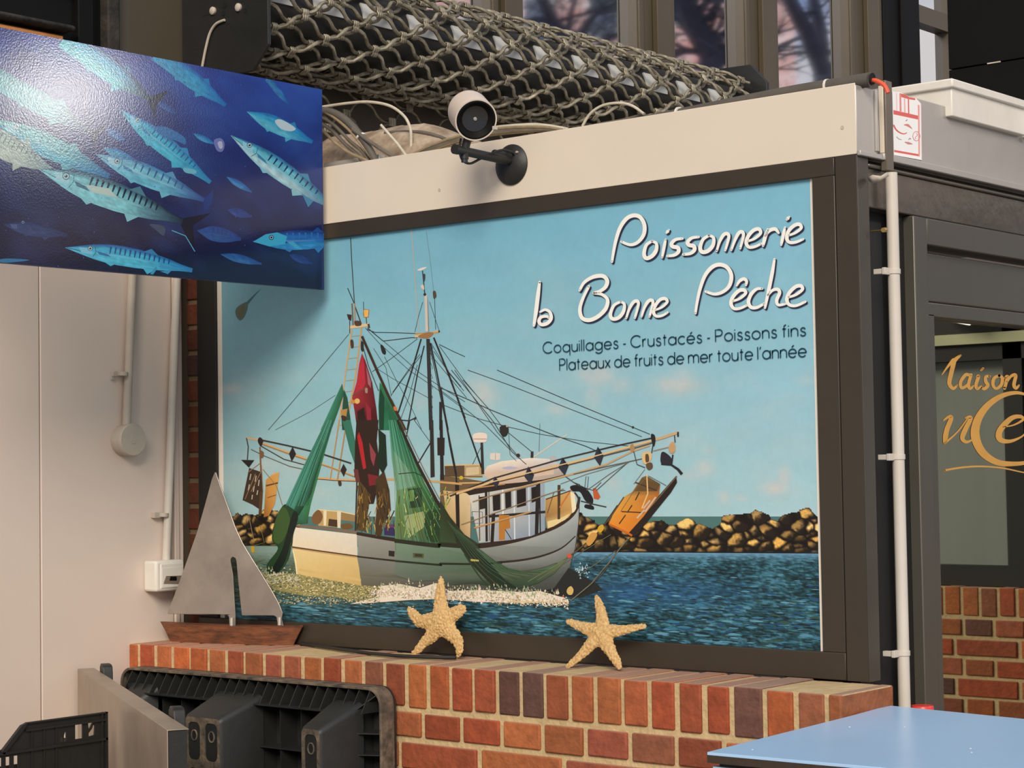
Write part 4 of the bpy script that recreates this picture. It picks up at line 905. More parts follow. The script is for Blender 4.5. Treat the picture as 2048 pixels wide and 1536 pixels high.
# wake and foam behind and beside the hull
def foam(x0, x1, yf, amp, n, cols, rng, up=1.0):
    for k in range(n):
        x = rng.uniform(x0, x1); y = yf(x) + rng.gauss(0, amp); r = rng.uniform(0.6, 2.3)
        A.poly([(x - r, y + r * .4), (x - r * .3, y - r * up * rng.uniform(.4, 1.6)), (x + r * .5, y - r * .5), (x + r, y + r * .3), (x + r * .2, y + r * .5)], rng.choice(cols), layer=A.n + 1 + k % 30)
    A.n += 31
rng = random.Random(4)
A.poly(tr(ZB, [(290, 1040), (420, 1020), (560, 1030), (720, 1060), (980, 1100), (1100, 1110), (1250, 1140), (1400, 1130), (1250, 1180), (1100, 1200), (950, 1210), (800, 1180), (600, 1175), (420, 1140), (340, 1090)]), (146, 136, 84))
foam(530, 830, lambda x: 1166 + (x - 530) * 0.06, 11, 2200, [(206, 186, 128), (90, 92, 62), (170, 154, 98), (226, 208, 160), (70, 80, 66), (120, 112, 70)], rng, .35)
# ---- hull
A.poly(tr(ZB, [(515, 848), (952, 905), (978, 1106), (545, 1030)]), [(226, 200, 142), (214, 184, 122), (196, 162, 100), (214, 182, 118)])
A.poly(tr(ZB, [(528, 716), (948, 764), (952, 908), (516, 846)]), [(226, 214, 192), (220, 208, 190), (216, 200, 176), (226, 206, 172)])
A.line(tr(ZB, [(514, 848), (720, 878), (952, 910)]), 3.0, (92, 62, 42)); A.line(tr(ZB, [(516, 856), (720, 888), (952, 920)]), 1.4, (180, 138, 84))
A.line(tr(ZB, [(524, 704), (700, 720), (950, 752)]), [4, 6], (120, 100, 84)); A.line(tr(ZB, [(560, 1000), (760, 1034), (975, 1070)]), 5, (206, 176, 112)); A.line(tr(ZB, [(520, 870), (540, 950), (546, 1030)]), 2, (240, 222, 170))
side = tr(ZB, [(948, 758), (1200, 800), (1500, 830)]) + tr(ZC, [(250, 1075), (500, 1028), (700, 962), (820, 878), (860, 780), (852, 940), (836, 1090), (790, 1230), (700, 1345), (560, 1372), (300, 1385), (60, 1390)]) + tr(ZB, [(1350, 1150), (1200, 1112), (978, 1106)])
A.poly(side, [(150, 148, 138), (140, 140, 132), (146, 146, 136), (156, 158, 150), (164, 166, 160), (168, 170, 166), (172, 174, 170), (176, 178, 172), (150, 154, 150), (120, 124, 120), (84, 88, 84), (64, 68, 62), (60, 66, 58), (62, 68, 60), (64, 68, 60), (70, 72, 62), (84, 82, 70), (96, 92, 78)])
A.poly(tr(ZB, [(950, 920), (1200, 950), (1500, 985)]) + tr(ZC, [(0, 1195), (200, 1190), (420, 1180), (600, 1150), (740, 1095), (832, 1030), (826, 1110), (790, 1210), (690, 1290), (500, 1310), (200, 1290), (0, 1270)]) + tr(ZB, [(1400, 1085), (1200, 1055), (972, 1040)]), [(122, 122, 114), (118, 120, 112), (118, 122, 114), (120, 126, 116), (122, 126, 118), (128, 130, 122), (134, 136, 130), (140, 142, 136), (146, 150, 146), (124, 126, 122), (94, 98, 92), (72, 78, 70), (70, 76, 68), (72, 78, 70), (74, 80, 72), (86, 88, 78), (94, 94, 82), (106, 100, 86)])
A.line(tr(ZB, [(950, 912), (1200, 940), (1500, 965)]) + tr(ZC, [(0, 1188), (200, 1190), (380, 1180), (520, 1165), (640, 1138), (750, 1092), (832, 1020)]), [3.2, 4.5, 4.5, 4, 2], (46, 36, 30), 4)
A.line(tr(ZC, [(290, 1205), (460, 1235), (600, 1222), (720, 1185)]), 1.6, (70, 68, 58), 5)
A.line(tr(ZB, [(946, 758), (1200, 800), (1480, 832)]) + tr(ZC, [(0, 1062), (140, 1078), (250, 1080), (400, 1058), (540, 1024), (700, 966), (790, 910), (840, 850), (856, 780)]), [6, 9, 10, 10, 9, 8, 5], (50, 36, 28), 5)
A.line(tr(ZC, [(856, 776), (853, 930), (832, 1090), (800, 1200)]), 1.6, (60, 56, 50))
A.poly(tr(ZB, [(1160, 872), (1200, 876), (1198, 914), (1160, 908)]), (40, 34, 28)); A.poly(tr(ZB, [(1322, 888), (1396, 892), (1394, 924), (1322, 920)]), (80, 76, 50))
A.poly(tr(ZC, [(790, 1215), (960, 1310), (1000, 1350), (860, 1400), (560, 1372), (700, 1340)]), (36, 38, 36))
# deck clutter, after part
A.poly(tr(ZB, [(690, 600), (840, 606), (838, 720), (690, 706)]), (186, 152, 96)); A.poly(tr(ZB, [(760, 660), (822, 668), (820, 716), (756, 708)]), (70, 50, 34)); A.poly(tr(ZB, [(840, 615), (935, 632), (935, 680), (840, 668)]), (150, 118, 76))
A.poly(tr(ZB, [(815, 606), (842, 606), (838, 722), (818, 720)]), (222, 206, 176)); A.poly(tr(ZB, [(724, 598), (746, 600), (742, 706), (726, 704)]), (226, 208, 172)); A.line(tr(ZB, [(690, 600), (840, 612), (935, 632)]), 2, (222, 196, 146))
A.blob(tr(ZB, [(650, 640), (690, 600), (720, 640), (700, 690), (655, 690)]), (120, 84, 48)); A.blob(tr(ZB, [(840, 700), (900, 690), (920, 720), (860, 730)]), (110, 78, 44))
A.poly(tr(ZB, [(1130, 720), (1206, 716), (1206, 776), (1130, 768)]), (52, 42, 84)); A.poly(tr(ZB, [(1140, 700), (1206, 694), (1206, 716), (1130, 722)]), (92, 58, 100))
rng = random.Random(14)
for k in range(70):
    x = rng.uniform(960, 1500); y = rng.uniform(640, 770) + (x - 960) * 0.06; A.line(tr(ZB, [(x, y), (x + rng.uniform(-30, 30), y - rng.uniform(20, 90))]), rng.uniform(1, 2.4), rng.choice([(196, 160, 66), (70, 52, 32), (150, 120, 60), (214, 190, 110), (40, 34, 24)]))
# cabin, wheelhouse
A.poly(tr(ZC, [(0, 640), (300, 690), (300, 780), (190, 780), (190, 1020), (100, 1000), (0, 960)]), (104, 84, 58))
A.poly(tr(ZC, [(20, 740), (190, 760), (185, 1040), (120, 1010), (40, 900)]), [(206, 176, 128), (216, 190, 146), (190, 160, 118), (170, 138, 90), (190, 156, 104)])
A.poly(tr(ZC, [(180, 770), (300, 730), (450, 712), (560, 700), (642, 690), (645, 985), (560, 1020), (430, 1045), (240, 1062)]), [(206, 200, 186), (196, 196, 188), (170, 180, 186), (158, 170, 180), (150, 160, 168), (140, 150, 160), (136, 146, 158), (140, 150, 162), (176, 176, 170)])
for q in ([(322, 772), (371, 762), (372, 858), (326, 868)], [(398, 752), (437, 745), (439, 848), (402, 856)], [(470, 738), (528, 724), (530, 832), (472, 846)], [(560, 722), (594, 714), (590, 806), (562, 816)]): A.poly(tr(ZC, q), (30, 24, 24)); A.line(tr(ZC, q + q[:1]), 1.2, (120, 122, 122))
for x, a, b, c in ((240, 770, 1050, (90, 84, 74)), (300, 740, 1050, (110, 104, 96)), (385, 720, 1046, (224, 222, 212)), (455, 712, 1040, (210, 212, 210)), (545, 704, 1020, (196, 204, 212)), (612, 694, 1000, (30, 26, 26))): A.line(tr(ZC, [(x, a), (x + 4, b)]), 2.4, c)
A.poly(tr(ZC, [(590, 700), (616, 696), (604, 1004), (582, 1010)]), (34, 30, 30)); A.poly(tr(ZC, [(318, 880), (340, 876), (330, 1056), (310, 1058)]), (34, 30, 28)); A.line(tr(ZC, [(300, 900), (500, 884), (690, 868)]), 5, (36, 32, 32)); A.line(tr(ZC, [(196, 870), (260, 872), (262, 940), (200, 944), (196, 870)]), 1.4, (96, 88, 80))
A.poly(tr(ZC, [(240, 780), (278, 776), (278, 850), (244, 858)]), (44, 36, 32)); A.poly(tr(ZC, [(362, 890), (425, 890), (432, 970), (400, 980), (398, 1044), (362, 1046)]), (176, 116, 46)); A.line(tr(ZC, [(400, 980), (420, 1010), (438, 1040)]), 1.6, (40, 30, 24))
# wheelhouse roof, deck boxes
A.poly(tr(ZC, [(180, 770), (640, 690), (770, 655), (770, 640), (300, 690), (150, 745)]), (44, 34, 28))
A.poly(tr(ZC, [(262, 640), (290, 590), (380, 560), (560, 540), (690, 548), (735, 580), (775, 640), (640, 672), (500, 690), (330, 705)]), [(206, 180, 156), (228, 208, 186), (232, 214, 194), (236, 220, 202), (214, 204, 194), (190, 180, 172), (170, 156, 146), (180, 160, 144), (196, 170, 148), (196, 168, 142)])
A.poly(tr(ZC, [(290, 650), (480, 612), (700, 605), (700, 640), (480, 670), (330, 696)]), (206, 180, 156)); A.blob(tr(ZC, [(380, 602), (430, 592), (480, 602), (420, 612)]), (176, 168, 186))
A.poly(tr(ZC, [(30, 590), (150, 585), (258, 580), (262, 660), (140, 665), (30, 650)]), (176, 146, 100)); A.poly(tr(ZC, [(28, 585), (150, 580), (150, 660), (30, 650)]), (90, 70, 50)); A.line(tr(ZC, [(28, 586), (258, 580)]), 2.4, (206, 180, 130)); A.poly(tr(ZC, [(160, 600), (240, 595), (240, 640), (160, 650)]), (204, 180, 140))
A.line(tr(ZC, [(0, 688), (120, 695), (330, 690)]), 3, (200, 160, 104)); A.line(tr(ZC, [(0, 650), (260, 655)]), 1.6, (80, 60, 40)); A.disc(ZC(130, 662), 4, (196, 170, 40)); A.disc(ZC(16, 660), 3, (60, 44, 34))
# bow bulwark, rail
A.poly(tr(ZC, [(648, 790), (720, 765), (800, 745), (825, 755), (832, 850), (790, 905), (700, 960), (660, 975), (646, 900)]), [(184, 140, 78), (190, 142, 76), (200, 154, 88), (206, 162, 100), (196, 150, 86), (206, 170, 106), (220, 190, 130), (200, 166, 110), (150, 110, 62)])
A.poly(tr(ZC, [(660, 930), (740, 910), (800, 880), (770, 920), (665, 972)]), (226, 200, 142)); A.poly(tr(ZC, [(722, 706), (740, 706), (738, 915), (722, 918)]), (70, 52, 36)); A.poly(tr(ZC, [(800, 745), (828, 760), (838, 860), (812, 880)]), (232, 214, 176)); A.line(tr(ZC, [(826, 752), (850, 790), (842, 850), (800, 905), (700, 965)]), 3.4, (56, 42, 34), 4)
A.line(tr(ZC, [(735, 845), (800, 745), (820, 720)]), 3, (196, 110, 48)); A.line(tr(ZC, [(650, 795), (800, 742)]), 2, (60, 46, 36)); A.line(tr(ZC, [(660, 880), (700, 750), (720, 745), (770, 740)]), 1.4, (70, 60, 48))
# anchor gear at the bow
A.blob(tr(ZC, [(800, 715), (850, 706), (900, 730), (940, 790), (930, 830), (890, 800), (860, 750), (815, 745)]), (30, 28, 34)); A.blob(tr(ZC, [(895, 825), (940, 835), (942, 858), (890, 846)]), (26, 26, 30)); A.line(tr(ZC, [(865, 805), (930, 822), (1022, 842)]), 2.6, (60, 56, 54)); A.line(tr(ZC, [(890, 720), (896, 655), (912, 656), (904, 740)]), 1.4, (80, 78, 76)); A.poly(tr(ZC, [(938, 728), (956, 722), (986, 780), (972, 797), (944, 790)]), (186, 88, 52)); A.line(tr(ZC, [(770, 655), (850, 710), (940, 740), (990, 690)]), 1.5, (60, 54, 50))
# radar, boxes, aerials on the roof
A.poly(tr(ZC, [(248, 440), (264, 440), (272, 640), (254, 640)]), (46, 40, 38)); A.blob(tr(ZC, [(204, 396), (244, 384), (286, 394), (286, 432), (270, 444), (216, 444), (206, 430)]), (226, 206, 190)); A.line(tr(ZC, [(206, 424), (286, 424)]), 1.2, (150, 110, 100)); A.poly(tr(ZC, [(308, 512), (340, 508), (370, 512), (370, 550), (340, 556), (308, 548)]), (214, 200, 184)); A.line(tr(ZC, [(340, 510), (340, 556)]), 1, (160, 140, 126)); A.poly(tr(ZC, [(674, 528), (712, 528), (712, 562), (676, 562)]), (176, 174, 172)); A.line(tr(ZC, [(560, 545), (780, 396)]), 2, (210, 196, 170)); A.line(tr(ZC, [(608, 500), (614, 330)]), 1, (90, 96, 96)); A.poly(tr(ZC, [(558, 500), (574, 500), (574, 540), (556, 540)]), (50, 44, 42)); A.line(tr(ZC, [(262, 450), (200, 580)]), 1.2, (70, 66, 60))
# ---- masts and rigging (thin lines)
DKL = (46, 46, 44)
def rig(Z, pts, w=1.1, c=DKL): A.line(tr(Z, pts), w, c)
rig(ZA, [(992, 130), (1000, 300), (1020, 610)], 1.8, (70, 66, 60)); rig(ZA, [(970, 498), (1018, 610)], 1.6); rig(ZA, [(1086, 598), (1088, 700)], 1.2); rig(ZA, [(1436, 70), (1458, 350), (1480, 660), (1490, 815)], 1.6, (176, 166, 150)); rig(ZA, [(1545, 80), (1575, 300), (1600, 530)], .8, (110, 130, 136))
rig(ZA, [(978, 836), (600, 1290), (390, 1536)], 1.2, (70, 84, 84)); rig(ZA, [(880, 1282), (700, 1400), (440, 1536)], 1, (86, 96, 94)); rig(ZA, [(1110, 800), (1170, 822), (1300, 824), (1470, 830)], 1.4); rig(ZA, [(1115, 790), (1230, 886), (1440, 860), (1480, 862)], 1.6); rig(ZA, [(1480, 870), (1280, 1020), (1150, 1110)], 1); rig(ZA, [(1130, 800), (1320, 960), (1500, 1120), (1680, 1240), (1829, 1330)], 1); rig(ZA, [(1100, 790), (1200, 900), (1420, 1100), (1600, 1220), (1829, 1390)], .9); rig(ZA, [(1190, 1090), (1300, 1160), (1560, 1300)], .8); rig(ZA, [(1240, 1000), (1330, 1180), (1440, 1380), (1510, 1530)], .9); rig(ZA, [(1160, 940), (1250, 1080), (1290, 1290)], .9); rig(ZA, [(1640, 910), (1740, 960), (1829, 1000)], 1.3)
for p in ([(1500, 980), (1440, 1060), (1300, 1260)], [(1510, 990), (1420, 1100), (1290, 1280)], [(1480, 1060), (1420, 1290), (1360, 1450)]): rig(ZA, p, 1)
rig(ZA, [(1520, 600), (1490, 700), (1462, 820)], .9); rig(ZA, [(1570, 600), (1610, 720), (1640, 810)], .9); rig(ZA, [(1606, 560), (1614, 800)], 1); 
for a, b in (((1580, 900), (1700, 1100)), ((1600, 960), (1720, 1130)), ((1590, 1000), (1740, 1180)), ((1640, 920), (1829, 1180))): rig(ZA, [a, b, (b[0] + 100, b[1] + 120)], 1)
# mast of the middle
A.poly(tr(ZA, [(1545, 870), (1572, 870), (1594, 1536), (1566, 1536)]), (44, 46, 48)); A.poly(tr(ZB, [(1434, 0), (1458, 0), (1468, 380), (1440, 385)]), (44, 40, 38)); A.poly(tr(ZA, [(1532, 545), (1552, 545), (1562, 815), (1540, 815)]), (196, 184, 168)); A.poly(tr(ZA, [(1552, 545), (1558, 600), (1566, 815), (1560, 815)]), (112, 106, 98)); A.line(tr(ZA, [(1462, 852), (1640, 816)]), 5, (206, 172, 118)); A.line(tr(ZA, [(1465, 832), (1640, 822)]), 2.6, (176, 136, 84)); A.blob(tr(ZA, [(1490, 845), (1560, 820), (1600, 830), (1560, 865), (1500, 862)]), (150, 108, 66)); A.blob(tr(ZA, [(1480, 366), (1510, 350), (1550, 345), (1520, 366), (1495, 372)]), (214, 206, 192)); rig(ZA, [(1518, 370), (1534, 540)], 2, (54, 60, 64)); A.blob(tr(ZA, [(1505, 480), (1525, 475), (1530, 510), (1512, 500)]), (206, 190, 168)); A.blob(tr(ZA, [(1594, 525), (1612, 520), (1620, 560), (1600, 575)]), (84, 66, 52)); A.blob(tr(ZA, [(1522, 400), (1538, 398), (1536, 440), (1526, 450)]), (60, 66, 70)); A.disc(ZA(1535, 545), 3, (60, 50, 44)); A.line(tr(ZA, [(1634, 815), (1645, 815)]), 4, (40, 34, 30))
for k in range(9): A.line(tr(ZA, [(1578 - 3 * (k % 2), 900 + k * 72), (1592, 940 + k * 72), (1583, 945 + k * 72)]), .9, (60, 58, 54))
# struts of the middle mast
for p, w in (([(1508, 870), (1440, 1100), (1340, 1410)], 3), ([(1530, 920), (1480, 1130), (1405, 1536)], 2.4), ([(1575, 900), (1620, 1100), (1705, 1536)], 3), ([(1600, 860), (1690, 1080), (1829, 1450)], 3.4), ([(1560, 870), (1650, 1300), (1700, 1536)], 1.4)): rig(ZA, p, w, (38, 38, 38))
A.poly(tr(ZA, [(1640, 1330), (1662, 1330), (1660, 1536), (1640, 1536)]), (40, 38, 38)); A.poly(tr(ZB, [(1484, 118), (1534, 118), (1532, 236), (1486, 236)]), (46, 32, 26)); A.poly(tr(ZB, [(1500, 0), (1520, 0), (1530, 400), (1505, 400)]), (36, 34, 34)); rig(ZB, [(1540, 0), (1610, 350), (1630, 740)], 3, (34, 30, 28)); rig(ZB, [(1330, 0), (1440, 150)], 1); rig(ZB, [(1300, 10), (1230, 330)], 2, (40, 42, 38)); rig(ZB, [(1440, 150), (1350, 300)], 2.4, (36, 34, 32)); A.poly(tr(ZC, [(92, 690), (116, 690), (122, 980), (100, 985)]), (34, 30, 28)); A.poly(tr(ZC, [(275, 740), (290, 740), (294, 1052), (280, 1054)]), (34, 30, 28)); rig(ZC, [(5, 110), (60, 460), (100, 660)], 3, (36, 34, 34)); rig(ZC, [(45, 0), (130, 240), (255, 600)], 3.2, (36, 34, 34))
for p, w in (([(70, 0), (200, 160), (330, 320), (440, 500), (530, 580)], 1.4), ([(90, 0), (220, 190), (350, 380), (480, 530)], 1.2), ([(140, 60), (300, 240), (390, 360), (560, 500)], 1.2), ([(5, 110), (170, 180), (300, 240), (470, 310), (700, 400), (900, 470), (1010, 520)], 1.6), ([(10, 130), (120, 210), (280, 340), (430, 490)], 1.1), ([(20, 215), (240, 300), (420, 350), (620, 395), (900, 440), (1190, 470)], 1.1), ([(350, 0), (560, 90), (840, 210), (1180, 350), (1290, 395)], 1.4), ([(170, 0), (420, 90), (800, 240), (1240, 410)], 1.2), ([(420, 360), (430, 520), (470, 560)], .9)): rig(ZC, p, w, (54, 56, 56))
A.blob(tr(ZC, [(368, 350), (400, 338), (422, 360), (412, 400), (388, 410), (370, 384)]), (40, 40, 38)); A.disc(ZC(412, 345), 2.2, (190, 160, 130)); A.disc(ZC(480, 525), 4, (50, 42, 38)); A.disc(ZC(1185, 352), 2.5, (50, 46, 42))
# aft gallows frame and ladder
A.line(tr(ZB, [(628, 384), (800, 398), (950, 404)]), 4.4, (206, 160, 100)); A.line(tr(ZB, [(630, 390), (800, 404), (950, 410)]), 1.4, (90, 60, 40)); A.line(tr(ZB, [(1130, 396), (1400, 405), (1650, 428)]), 4, (196, 152, 92)); rig(ZB, [(630, 395), (614, 690)], 2.6, (44, 50, 46)); rig(ZB, [(948, 408), (938, 740)], 3, (50, 40, 32)); A.blob(tr(ZB, [(822, 410), (840, 405), (845, 436), (828, 440)]), (70, 50, 36))
L1_ = tr(ZA, [(1000, 800), (960, 1080), (900, 1536)]); L2_ = tr(ZA, [(1072, 785), (1030, 1130), (960, 1500)])
A.line(L1_, 2.6, (196, 156, 104)); A.line(L2_, 3, (190, 150, 98)); A.line(tr(ZB, [(830, 0), (770, 395)]), 2.4, (176, 134, 84)); A.line(tr(ZB, [(880, 0), (818, 400)]), 2.6, (170, 126, 76))
for t in range(9): q = t / 9.0; A.line([(L1_[0][0] + (L1_[2][0] - L1_[0][0]) * q, L1_[0][1] + 14 + 200 * q), (L2_[0][0] + (L2_[2][0] - L2_[0][0]) * q, L2_[0][1] + 16 + 200 * q)], 1.2, (170, 140, 100))
A.line(tr(ZA, [(1002, 610), (1010, 770)]), 2.6, (110, 90, 70)); A.line(tr(ZA, [(1020, 620), (1070, 760)]), 2, (50, 42, 38)); A.line(tr(ZA, [(1022, 610), (1024, 770)]), 2.4, (160, 130, 96)); A.line(tr(ZA, [(980, 786), (1126, 766)]), 6, (210, 180, 136)); A.blob(tr(ZA, [(1020, 740), (1060, 740), (1070, 770), (1030, 775)]), (80, 56, 40)); A.poly(tr(ZA, [(1086, 655), (1126, 655), (1122, 710), (1090, 712)]), (226, 170, 88)); A.line(tr(ZA, [(1086, 655), (1126, 655), (1122, 710), (1090, 712), (1086, 655)]), 1, (110, 76, 40)); A.poly(tr(ZA, [(964, 688), (1000, 694), (996, 738), (976, 728)]), (58, 38, 30)); rig(ZA, [(985, 735), (986, 830)], 1.4); rig(ZA, [(1105, 712), (1110, 760)], 1.4); A.line(tr(ZA, [(1122, 760), (1128, 790)]), 4, (70, 50, 36))
A.blob(tr(ZA, [(1210, 915), (1230, 920), (1250, 960), (1244, 985), (1222, 970)]), (34, 36, 36)); A.blob(tr(ZA, [(990, 880), (1010, 880), (1014, 930), (996, 935)]), (70, 50, 44)); A.blob(tr(ZA, [(1068, 890), (1086, 900), (1086, 960), (1068, 950)]), (40, 38, 36))
# left outrigger boom and its trawl boards
for p, w, c in (([(210, 120), (320, 136)], 3.6, (206, 166, 112)), ([(300, 132), (480, 170), (700, 222), (910, 290)], 3.2, (56, 50, 44)), ([(300, 150), (500, 220), (700, 290), (920, 372)], 4, (200, 160, 106)), ([(310, 160), (560, 250), (780, 320), (930, 380)], 2.2, (150, 116, 76)), ([(300, 170), (460, 262), (600, 300)], 2, (70, 58, 48)), ([(240, 196), (330, 240), (500, 310), (690, 350)], 1.6, (96, 84, 70))): A.line(tr(ZB, p), w, c)
A.poly(tr(ZB, [(518, 178), (542, 228), (512, 278), (494, 226)]), (40, 34, 34)); A.poly(tr(ZB, [(858, 292), (880, 330), (860, 380), (838, 336)]), (40, 34, 34)); A.blob(tr(ZB, [(285, 140), (300, 115), (322, 140), (306, 176)]), (44, 36, 32)); rig(ZB, [(210, 120), (222, 180), (216, 265)], 2, (60, 48, 40)); A.poly(tr(ZB, [(174, 266), (262, 268), (226, 318)]), (36, 32, 32)); A.blob(tr(ZB, [(300, 205), (325, 215), (322, 250), (304, 250)]), (120, 84, 56)); rig(ZB, [(300, 180), (306, 330), (310, 500)], 3, (120, 84, 52))
A.poly(tr(ZB, [(430, 350), (400, 560), (360, 640), (325, 650), (340, 400), (390, 356)]), [(206, 154, 80), (196, 140, 66), (170, 110, 50), (140, 90, 40), (190, 134, 66), (214, 164, 92)]); A.line(tr(ZB, [(340, 440), (420, 420)]), 3, (90, 60, 36)); A.line(tr(ZB, [(350, 520), (408, 500)]), 1.6, (110, 74, 40))
A.poly(tr(ZB, [(228, 320), (310, 348), (322, 470), (300, 598), (250, 565), (184, 535)]), (62, 44, 32))
for a, b in (((240, 360), (232, 400)), ((275, 372), (268, 412)), ((230, 430), (222, 470)), ((262, 440), (256, 480)), ((295, 400), (290, 440)), ((286, 470), (280, 500)), ((250, 500), (246, 530))): A.line(tr(ZB, [a, b]), 2, (176, 168, 150))
for a, b in (((220, 350), (300, 290)), ((310, 300), (320, 480)), ((240, 480), (310, 340)), ((200, 530), (270, 360)), ((320, 330), (410, 440)), ((410, 440), (450, 570))): A.line(tr(ZB, [a, b]), 1.4, (140, 110, 76))
A.line(tr(ZB, [(310, 480), (300, 640)]), 6, (84, 58, 36)); A.line(tr(ZB, [(230, 660), (262, 820)]), 1.2, (150, 130, 90)); A.blob(tr(ZB, [(240, 846), (262, 846), (262, 880), (246, 884)]), (206, 160, 40)); A.line(tr(ZB, [(255, 840), (330, 820), (300, 700)]), 1.1, (120, 110, 60))
# ---- nets
G1, G2, G3, GD = (52, 122, 96), (30, 88, 56), (76, 142, 120), (20, 48, 34)
A.poly(tr(ZA, [(930, 1196), (945, 1270), (900, 1400), (850, 1536), (772, 1536), (840, 1390)]), [(48, 110, 76), (30, 84, 54), (34, 92, 58), (30, 86, 54), (58, 128, 106), (60, 130, 104)])
A.poly(tr(ZB, [(742, 0), (796, 0), (735, 210), (640, 560), (614, 690), (540, 700), (470, 570), (600, 290)]), [(60, 130, 112), (36, 96, 60), (44, 112, 62), (50, 116, 62), (40, 90, 52), (34, 78, 50), (72, 140, 128), (66, 138, 122)])
A.poly(tr(ZB, [(700, 130), (735, 160), (640, 500), (560, 640), (520, 610), (620, 420)]), [(24, 70, 44), (26, 74, 44), (20, 60, 38), (16, 46, 30), (30, 84, 60), (28, 80, 54)])
A.blob(tr(ZB, [(455, 570), (500, 580), (550, 640), (520, 780), (490, 930), (410, 1030), (350, 1020), (350, 960), (420, 860), (380, 800), (400, 680)]), (34, 62, 36)); A.blob(tr(ZB, [(440, 590), (480, 600), (500, 700), (440, 820), (390, 800), (400, 690)]), (58, 84, 40)); A.blob(tr(ZB, [(520, 620), (556, 650), (510, 800), (470, 940), (410, 1025), (380, 1000), (450, 860)]), (20, 32, 24))
for k in range(26):
    u = k / 25; A.line(tr(ZB, [(744 + 50 * u, 0), (610 + 100 * u, 280), (476 + 150 * u, 575)]), .7, lerp((90, 160, 140), (18, 60, 36), rng.random()))
A.poly(tr(ZA, [(944, 1240), (968, 1300), (990, 1450), (1000, 1536), (930, 1536), (925, 1450)]), (34, 74, 56)); A.poly(tr(ZB, [(850, 0), (905, 0), (960, 250), (950, 340), (900, 200)]), (50, 110, 88)); A.poly(tr(ZA, [(920, 1390), (970, 1380), (960, 1440), (930, 1460)]), (170, 128, 70)); A.blob(tr(ZA, [(925, 1430), (960, 1440), (955, 1470), (930, 1465)]), (60, 44, 34))
A.poly(tr(ZA, [(1075, 975), (1100, 1030), (1150, 1190), (1180, 1380), (1196, 1536), (1040, 1536), (1020, 1390), (1003, 1300), (1035, 1190), (1055, 1050)]), [(150, 40, 50), (110, 26, 36), (98, 24, 34), (84, 20, 28), (62, 16, 20), (54, 18, 20), (120, 34, 42), (160, 44, 50), (172, 44, 54), (168, 44, 56)])
A.poly(tr(ZA, [(1078, 990), (1092, 1060), (1100, 1200), (1060, 1260), (1030, 1260), (1042, 1150)]), (178, 40, 56)); A.poly(tr(ZA, [(1105, 1070), (1140, 1180), (1140, 1230), (1120, 1200)]), (156, 96, 104)); A.line(tr(ZA, [(1006, 1290), (1060, 1250), (1110, 1220)]), 3, (120, 60, 56)); A.poly(tr(ZA, [(1100, 1330), (1140, 1380), (1145, 1500), (1115, 1500)]), (140, 36, 50)); A.disc(ZA(1040, 1325), 5.4, (214, 172, 98)); A.disc(ZA(1010, 1330), 4, (190, 130, 60)); A.blob(tr(ZA, [(1098, 1235), (1115, 1230), (1115, 1265), (1100, 1262)]), (150, 130, 110)); A.poly(tr(ZA, [(1040, 1400), (1090, 1370), (1110, 1536), (1048, 1536)]), (40, 24, 22))
A.poly(tr(ZB, [(945, 0), (1092, 0), (1080, 140), (1100, 300), (1090, 440), (1060, 560), (1010, 560), (975, 420), (930, 380), (935, 160)]), (46, 30, 24)); A.poly(tr(ZB, [(962, 80), (985, 150), (1010, 320), (990, 330), (965, 200), (950, 110)]), (176, 34, 40)); A.poly(tr(ZB, [(1030, 150), (1075, 230), (1060, 310), (1040, 260)]), (140, 60, 66)); A.poly(tr(ZB, [(1020, 360), (1090, 375), (1085, 430), (1030, 440)]), (120, 34, 40)); A.poly(tr(ZB, [(925, 330), (955, 330), (970, 420), (940, 410)]), (104, 50, 44))
A.poly(tr(ZB, [(960, 400), (1040, 500), (1020, 620), (1005, 740), (945, 735), (950, 560)]), (84, 62, 30)); A.poly(tr(ZB, [(1070, 400), (1130, 340), (1165, 470), (1175, 600), (1130, 680), (1110, 770), (1070, 770), (1080, 560)]), (70, 50, 28))
rng = random.Random(17)
for k in range(90):
    x = rng.uniform(950, 1030) if k % 2 else rng.uniform(1075, 1165); y = rng.uniform(420, 700); A.line(tr(ZB, [(x, y), (x + rng.uniform(-14, 14), y + rng.uniform(20, 60))]), rng.uniform(.7, 1.5), rng.choice([(150, 112, 46), (40, 30, 20), (110, 80, 40), (176, 136, 60), (30, 44, 26)]))
A.poly(tr(ZB, [(1090, 60), (1140, 100), (1150, 300), (1120, 360), (1085, 300), (1095, 160)]), (22, 40, 28))
A.poly(tr(ZA, [(1205, 1186), (1240, 1230), (1300, 1320), (1345, 1420), (1392, 1536), (1200, 1536), (1196, 1360)]), [(40, 110, 70), (34, 100, 62), (44, 116, 80), (40, 104, 76), (34, 92, 66), (40, 116, 84), (26, 84, 56)])
A.poly(tr(ZA, [(1210, 1230), (1240, 1300), (1235, 1536), (1200, 1536), (1200, 1350)]), (18, 60, 42)); A.poly(tr(ZA, [(1245, 1300), (1330, 1450), (1350, 1536), (1290, 1536)]), (30, 92, 62))
A.poly(tr(ZB, [(1160, 0), (1232, 0), (1330, 240), (1400, 420), (1480, 560), (1610, 760), (1668, 900), (1668, 965), (1420, 935), (1205, 900), (1200, 700), (1215, 480), (1180, 260)]), [(58, 138, 112), (44, 112, 88), (40, 104, 70), (60, 110, 60), (40, 84, 44), (30, 60, 36), (40, 86, 54), (50, 92, 62), (70, 112, 80), (78, 112, 84), (104, 120, 66), (110, 140, 84), (96, 150, 120)])
